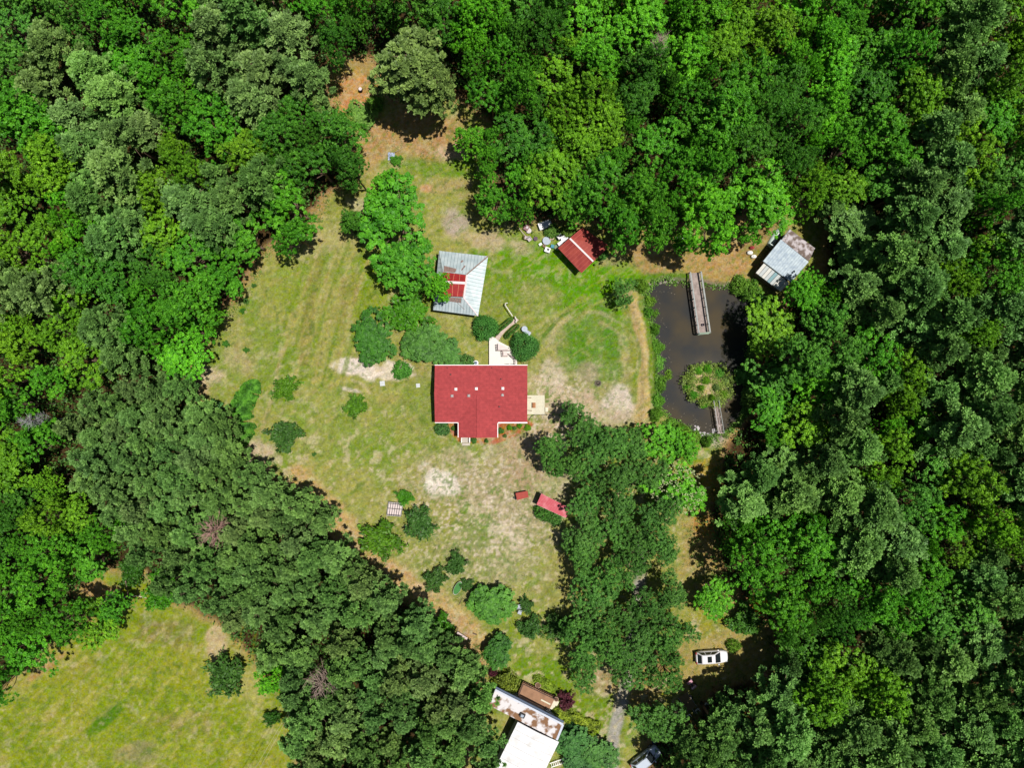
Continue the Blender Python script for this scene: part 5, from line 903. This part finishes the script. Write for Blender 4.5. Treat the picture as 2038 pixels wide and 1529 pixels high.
# ---- cars
def superell(L, W, n=28, e=.38): return [(math.copysign(abs(math.cos(a))**e, math.cos(a))*L/2, math.copysign(abs(math.sin(a))**e, math.sin(a))*W/2) for a in [2*math.pi*i_/n for i_ in range(n)]]
def car(name, label, cat, px, py, rot, L, W, m, z=1.0, sunroof=True):
    t = at(name, label, cat, px, py, z); t.rotation_euler = (0, 0, R(rot)); n = 32; b = MB(); vs = []
    lv = [(.97, .93, .28), (1, .99, .45), (1, 1, .72), (.985, .96, .88), (.95, .90, .97)]
    for sx, sy, zz in lv: vs += [(x*sx, y*sy*(1-.10*max(0, (x/(L/2)))**3), zz-.10*max(0, x/(L/2)-.35)) for x, y in superell(L, W, n)]
    b.add(vs, [(k_*n+i_, k_*n+(i_+1) % n, (k_+1)*n+(i_+1) % n, (k_+1)*n+i_) for k_ in range(4) for i_ in range(n)]+[tuple(range(n))[::-1], tuple(range(4*n, 5*n))]); body = b.build('body', m, t, True)
    md = body.modifiers.new('bev', 'EDGE_SPLIT'); md.split_angle = R(35)
    xb0, xb1, xt0, xt1 = -L*.46, L*.27, -L*.34, L*.05; wb, wt = W*.45, W*.345; zb, zt = .94, 1.55
    def ring(f, o=0): return [(xb0+(xt0-xb0)*f-o, -(wb+(wt-wb)*f)-o, zb+(zt-zb)*f), (xb1+(xt1-xb1)*f+o, -(wb+(wt-wb)*f)-o, zb+(zt-zb)*f), (xb1+(xt1-xb1)*f+o, (wb+(wt-wb)*f)+o, zb+(zt-zb)*f), (xb0+(xt0-xb0)*f-o, (wb+(wt-wb)*f)+o, zb+(zt-zb)*f)]
    r0, r1 = ring(0), ring(1); b = MB(); b.add(r0+r1+[(x*.93, y*.88, z_+.05) for x, y, z_ in r1], [(0, 1, 5, 4), (1, 2, 6, 5), (2, 3, 7, 6), (3, 0, 4, 7), (4, 5, 9, 8), (5, 6, 10, 9), (6, 7, 11, 10), (7, 4, 8, 11), (8, 9, 10, 11)]); b.build('roof', m, t)
    g0_, g1_ = [Vector(v) for v in ring(.08, .012)], [Vector(v) for v in ring(.92, .012)]
    def pane(i_, j_, u0, u1, nm):
        A_ = [g0_[i_].lerp(g0_[j_], u0), g0_[i_].lerp(g0_[j_], u1), g1_[i_].lerp(g1_[j_], u1), g1_[i_].lerp(g1_[j_], u0)]; b = MB(); b.slab(A_, .01); b.build(nm, GLASS, t)
    pane(1, 2, .07, .93, 'windshield'); pane(3, 0, .09, .91, 'rear_window')
    for u0, u1 in ((.05, .30), (.34, .62), (.66, .93)): pane(0, 1, u0, u1, 'side_window'); pane(3, 2, u0, u1, 'side_window')
    if sunroof: b = MB(); b.box((xt1-.75, 0, zt+.056), (.62, .85, .02)); b.build('sunroof', GLASS, t)
    for s in (-1, 1):
        b = MB(); b.beam((xt0+.2, s*(wt-.06), zt+.08), (xt1-.2, s*(wt-.06), zt+.08), .05, .05); b.build('roof_rail', GREYM, t)
        b = MB(); b.box((xb1-.35, s*(W/2+.08), 1.0), (.16, .2, .14)); b.build('mirror', m, t)
        b = MB(); b.box((L/2-.28, s*(W/2-.32), .80), (.3, .34, .12), -s*R(20)); b.build('headlight', mat('lamp_glass', lin(170, 176, 180), .15), t)
        b = MB(); b.box((-L/2+.08, s*(W/2-.25), .86), (.14, .3, .2)); b.build('taillight', mat('taillight', lin(150, 20, 24), .3), t)
        for x_ in (-L*.3, L*.31):
            b = MB(); b.tube((x_, s*(W/2-.24), .34), (x_, s*(W/2-.01), .34), .34, n=18); wh = b.build('wheel', DARK, t); b = MB(); b.tube((x_, s*(W/2-.03), .34), (x_, s*(W/2+.002), .34), .19, n=12); b.build('rim', GREYM, wh)
    b = MB(); b.box((-L/2+.04, 0, .55), (.16, W*.86, .2)); b.build('bumper', DARK, t); return t
car('parked_car', 'white wagon-style car with a sunroof on the straw clearing', 'car', 1417.5, 1310, 3.5, 4.6, 1.85, mat('car_white', lin(236, 234, 238), .25, .5, var=.02))
car('parked_car', 'silver car half hidden by trees at the bottom drive', 'car', 1286, 1514, 38, 4.7, 1.85, mat('car_silver', lin(196, 206, 220), .25, .5, var=.03), sunroof=False)
ky = at('kayak', 'dark blue kayak in the trees beyond the silver car', 'kayak', 1314, 1471, .2); b = MB(); p = ky.location; hull((p.x, p.y, .02), 2.6, .6, .3, R(32), b); fin(b, 'hull', mat('navy', lin(60, 70, 120), .4), ky, True); b = MB(); b.lathe([(.2, .3), (.2, .34), (.14, .34)], (p.x, p.y, 0), 12, 1.4, 1); fin(b, 'cockpit', DARK, ky)
# all-terrain vehicle beside the drive
av = at('quad_bike', 'small white and red quad bike at the edge of shade below the car', 'quad bike', 1377, 1364, .7); av.rotation_euler = (0, 0, R(-50)); b = MB(); b.box((0, 0, .5), (1.1, .4, .25)); b.box((.45, 0, .66), (.4, .8, .1)); b.box((-.45, 0, .66), (.4, .8, .1)); b.build('fairing', mat('pinkred', lin(206, 150, 170), .5), av); b = MB(); b.box((-.1, 0, .78), (.6, .28, .12)); b.build('seat', DARK, av); b = MB(); b.tube((.3, -.4, .98), (.3, .4, .98), .03, n=6); b.tube((.35, 0, .6), (.3, 0, .98), .03, n=6); b.build('handlebar', WHITE, av)
for sx in (-.55, .55):
    for sy in (-.42, .42): b = MB(); b.tube((sx, sy-.1, .28), (sx, sy+.1, .28), .28, n=14); b.build('wheel', DARK, av)
tr = at('utility_trailer', 'low flat trailer with a brown bed in deep shade below the car', 'trailer', 1368, 1398, .5); tr.rotation_euler = (0, 0, R(-55)); b = MB(); b.box((0, 0, .5), (2.4, 1.5, .08)); b.build('bed', mat('brown_bed', lin(130, 110, 76), .8, var=.15), tr); b = MB()
for s in (-1, 1): b.beam((-1.2, s*.75, .62), (1.2, s*.75, .62), .05, .05)
b.beam((1.2, 0, .45), (2.0, 0, .45), .07, .07); b.build('frame', GREYM, tr)
for s in (-1, 1): b = MB(); b.tube((-.2, s*.8, .3), (-.2, s*.98, .3), .3, n=14); b.build('wheel', DARK, tr)
for px, py, a_, lab in [(1371, 1426, 30, 'lowest'), (1388, 1415, 40, 'middle'), (1405, 1404, 45, 'uppermost')]: chair(lab+' of three white-framed chairs in shade below the trailer', px, py, a_, DARK, WHITE, 'white-framed chairs in the shade')
for px, py, s_, lab in [(1569, 1243, .5, 'white bucket in the dark wood edge right of the car clearing'), (1573, 1317, .6, 'pale bin in the dark wood edge lower right of the car')]:
    t = at('bin', lab, 'bin', px, py, .4); p = t.location; b = MB(); b.lathe([(s_*.4, 0), (s_*.5, .6)], (p.x, p.y, 0), 12); fin(b, 'bin_body', LG, t); b = MB(); b.lathe([(s_*.54, .6), (s_*.5, .66)], (p.x, p.y, 0), 12); fin(b, 'lid', WHITE, t)
# ---- white-roofed mobile home, its porch roof and brown deck
mh = at('mobile_home', 'white flat-roofed mobile home at the bottom edge', 'mobile home', 1050, 1500); zt = 3.0
A = [P(1030.5, 1438, zt), P(1112.5, 1478, zt)]; dv = Vector(((A[1]-A[0]).y, -(A[1]-A[0]).x, 0)).normalized(); q = [A[0], A[1], A[1]+dv*11, A[0]+dv*11]
mA, mB = (q[0]+q[1])/2+Vector((0, 0, .25)), (q[2]+q[3])/2+Vector((0, 0, .25)); b = MB(); b.slab([q[0], mA, mB, q[3]], .08); b.slab([mA, q[1], q[2], mB], .08); fin(b, 'roof', mat('white_roof', lin(216, 214, 212), .6, .2, vscale=.9, col2=lin(240, 240, 244), thr=(.3, .55), detail=8, bump=.2), mh); b = MB(); ribs([q[0], mA, mB, q[3]][1:]+[q[0]], 10, .03, .05, .0, b); ribs([mA, mB, q[2], q[1]], 10, .03, .05, .0, b); fin(b, 'roof_seam', mat('dirty_seam', lin(196, 194, 190), .7), mh)
w_ = inset(q, .25); b = MB(); b.prism([(p.x, p.y) for p in w_], .3, zt-.05); fin(b, 'wall', mat('grey_blue_wall', lin(150, 162, 176), .7, var=.05), mh); b = MB(); b.prism([(p.x, p.y) for p in inset(q, .35)], 0, .3); fin(b, 'skirting', mat('dark_plank', (1, 1, 1)), mh)
a_ = math.atan2((w_[2]-w_[1]).y, (w_[2]-w_[1]).x)
for u in (.15, .4, .7): c_ = w_[1].lerp(w_[2], u); window(c_.x, c_.y, 1.0, .9, 1.7, a_, mh)
po = at('porch', 'porch with a brown roof blotched with peeling white paint', 'porch', 1060, 1430); zp = 3.0
B4 = [P(985, 1375, zp), P(1120, 1444, zp), P(1108, 1474, zp-.3), P(1010, 1427, zp-.3)]; B4[3] = B4[0]+(B4[2]-B4[1]); b = MB(); b.slab(B4, .06)
fin(b, 'roof', mat('peeling_roof', lin(140, 104, 76), .8, .2, vscale=.75, col2=lin(228, 224, 226), thr=(.44, .53), detail=9, bump=.5), po)
b = MB(); off = (B4[0]-B4[3]).normalized(); b.beam(B4[0]+off*.1, B4[1]+off*.1, .28, .12); b.beam(B4[1]+off*.1, B4[2], .3, .12); fin(b, 'gutter', mat('blue_white', lin(206, 212, 226), .5, var=.05), po); b = MB(); b.beam(B4[0]+off*.38-Vector((0, 0, .2)), B4[1]+off*.38-Vector((0, 0, .2)), .25, .1); fin(b, 'awning', mat('slate_blue', lin(84, 98, 122), .6, var=.1), po)
w_ = inset(B4, .5); b = MB(); b.prism([(p.x, p.y) for p in w_], 0, zp-.42); fin(b, 'wall', mat('grey_blue_wall', (1, 1, 1)), po)
c_ = lerp2(B4, .58, .45); b = MB(); b.box((c_.x-1.3, c_.y+.35, zp+.05), (.75, .55, .35), R(-26)); fin(b, 'skylight', DARK, po); b = MB(); b.box((c_.x-1.3, c_.y+.35, zp+.235), (.4, .35, .02), R(-26)); fin(b, 'skylight_pane', mat('blue_grey', (1, 1, 1)), po)
bd = at('wooden_deck', 'brown stained deck in front of the peeling porch', 'deck', 1067, 1386); zd = .7
D4 = [P(1041, 1357, zd), P(1106, 1388, zd), P(1090, 1420, zd), P(1028, 1390, zd)]; b = MB()
for j in range(18): v0, v1 = j/18, (j+1)/18-.004; b.slab([lerp2(D4, 0, v0), lerp2(D4, 1, v0), lerp2(D4, 1, v1), lerp2(D4, 0, v1)], .05)
fin(b, 'floor', mat('brown_stain', lin(166, 126, 98), .8, var=.2, vscale=1.2), bd); b = MB()
for s0, s1 in ((D4[3], D4[0]), (D4[0], D4[1])):
    b.beam(s0+Vector((0, 0, .9)), s1+Vector((0, 0, .9)), .12, .06)
    n_ = int((s1-s0).length/.25)
    for j in range(n_+1): c_ = s0.lerp(s1, j/n_); b.box((c_.x, c_.y, zd+.4), (.05, .05, .9))
fin(b, 'railing', mat('dark_brown', lin(86, 66, 60), .8), bd); b = MB()
for c_ in inset(D4, .2): b.box((c_.x, c_.y, zd/2-.05), (.12, .12, zd-.1))
fin(b, 'post', BARK, bd); b = MB(); s0 = lerp2(D4, 1, .1); e_ = (D4[1]-D4[0]).normalized()
for j in range(3): c_ = s0.lerp(D4[2], .45)+e_*(.2+.28*j); b.box((c_.x, c_.y, zd-.2-.2*j), (.3, 1.3, .05), R(-26))
fin(b, 'step', CREAM, bd)
for px, py, r, lab in [(1071, 1365, .42, 'half-barrel planter touching the upper side of the brown deck'), (1106.5, 1388.5, .34, 'cream pot on the right corner of the brown deck')]:
    t = at('planter', lab, 'planter', px, py, .5); p = t.location; z_ = 0 if r > .4 else zd; b = MB(); b.lathe([(r*.8, z_), (r, z_+.5), (r*.85, z_+.5), (r*.8, z_+.4)], (p.x, p.y, 0), 16); fin(b, 'pot_wall', mat('planter_tan', lin(190, 160, 140), .8), t); b = MB(); b.lathe([(r*.84, z_+.42), (r*.84, z_+.45)], (p.x, p.y, 0), 14); fin(b, 'soil', mat('soil', lin(110, 84, 66), .95, var=.3, vscale=9), t)
chair('dark chair at the left of the brown deck', 1047, 1397, -20, DARK, DARK, 'chairs on the brown deck', zd); chair('grey chair on the brown deck beside its steps', 1089, 1411, -30, GREYM, DARK, 'chairs on the brown deck', zd)
bx = at('plank', 'pale plank lying on the brown deck', 'plank', 1086, 1398, zd); bx.rotation_euler = (0, 0, R(-27)); b = MB(); b.box((0, 0, zd+.04), (1.5, .2, .05)); b.build('board', CREAM, bx)
ld = at('ladder', 'white slatted ladder lying by the white roof at the bottom edge', 'ladder', 1116, 1517, .3); ld.rotation_euler = (0, 0, R(19)); b = MB()
for s in (-1, 1): b.box((0, s*.3, .35), (3.1, .09, .08))
b.build('side_rail', WHITE, ld); b = MB()
for j in range(11): b.box((-1.4+j*.28, 0, .35), (.06, .56, .05))
b.build('rung', WHITE, ld)
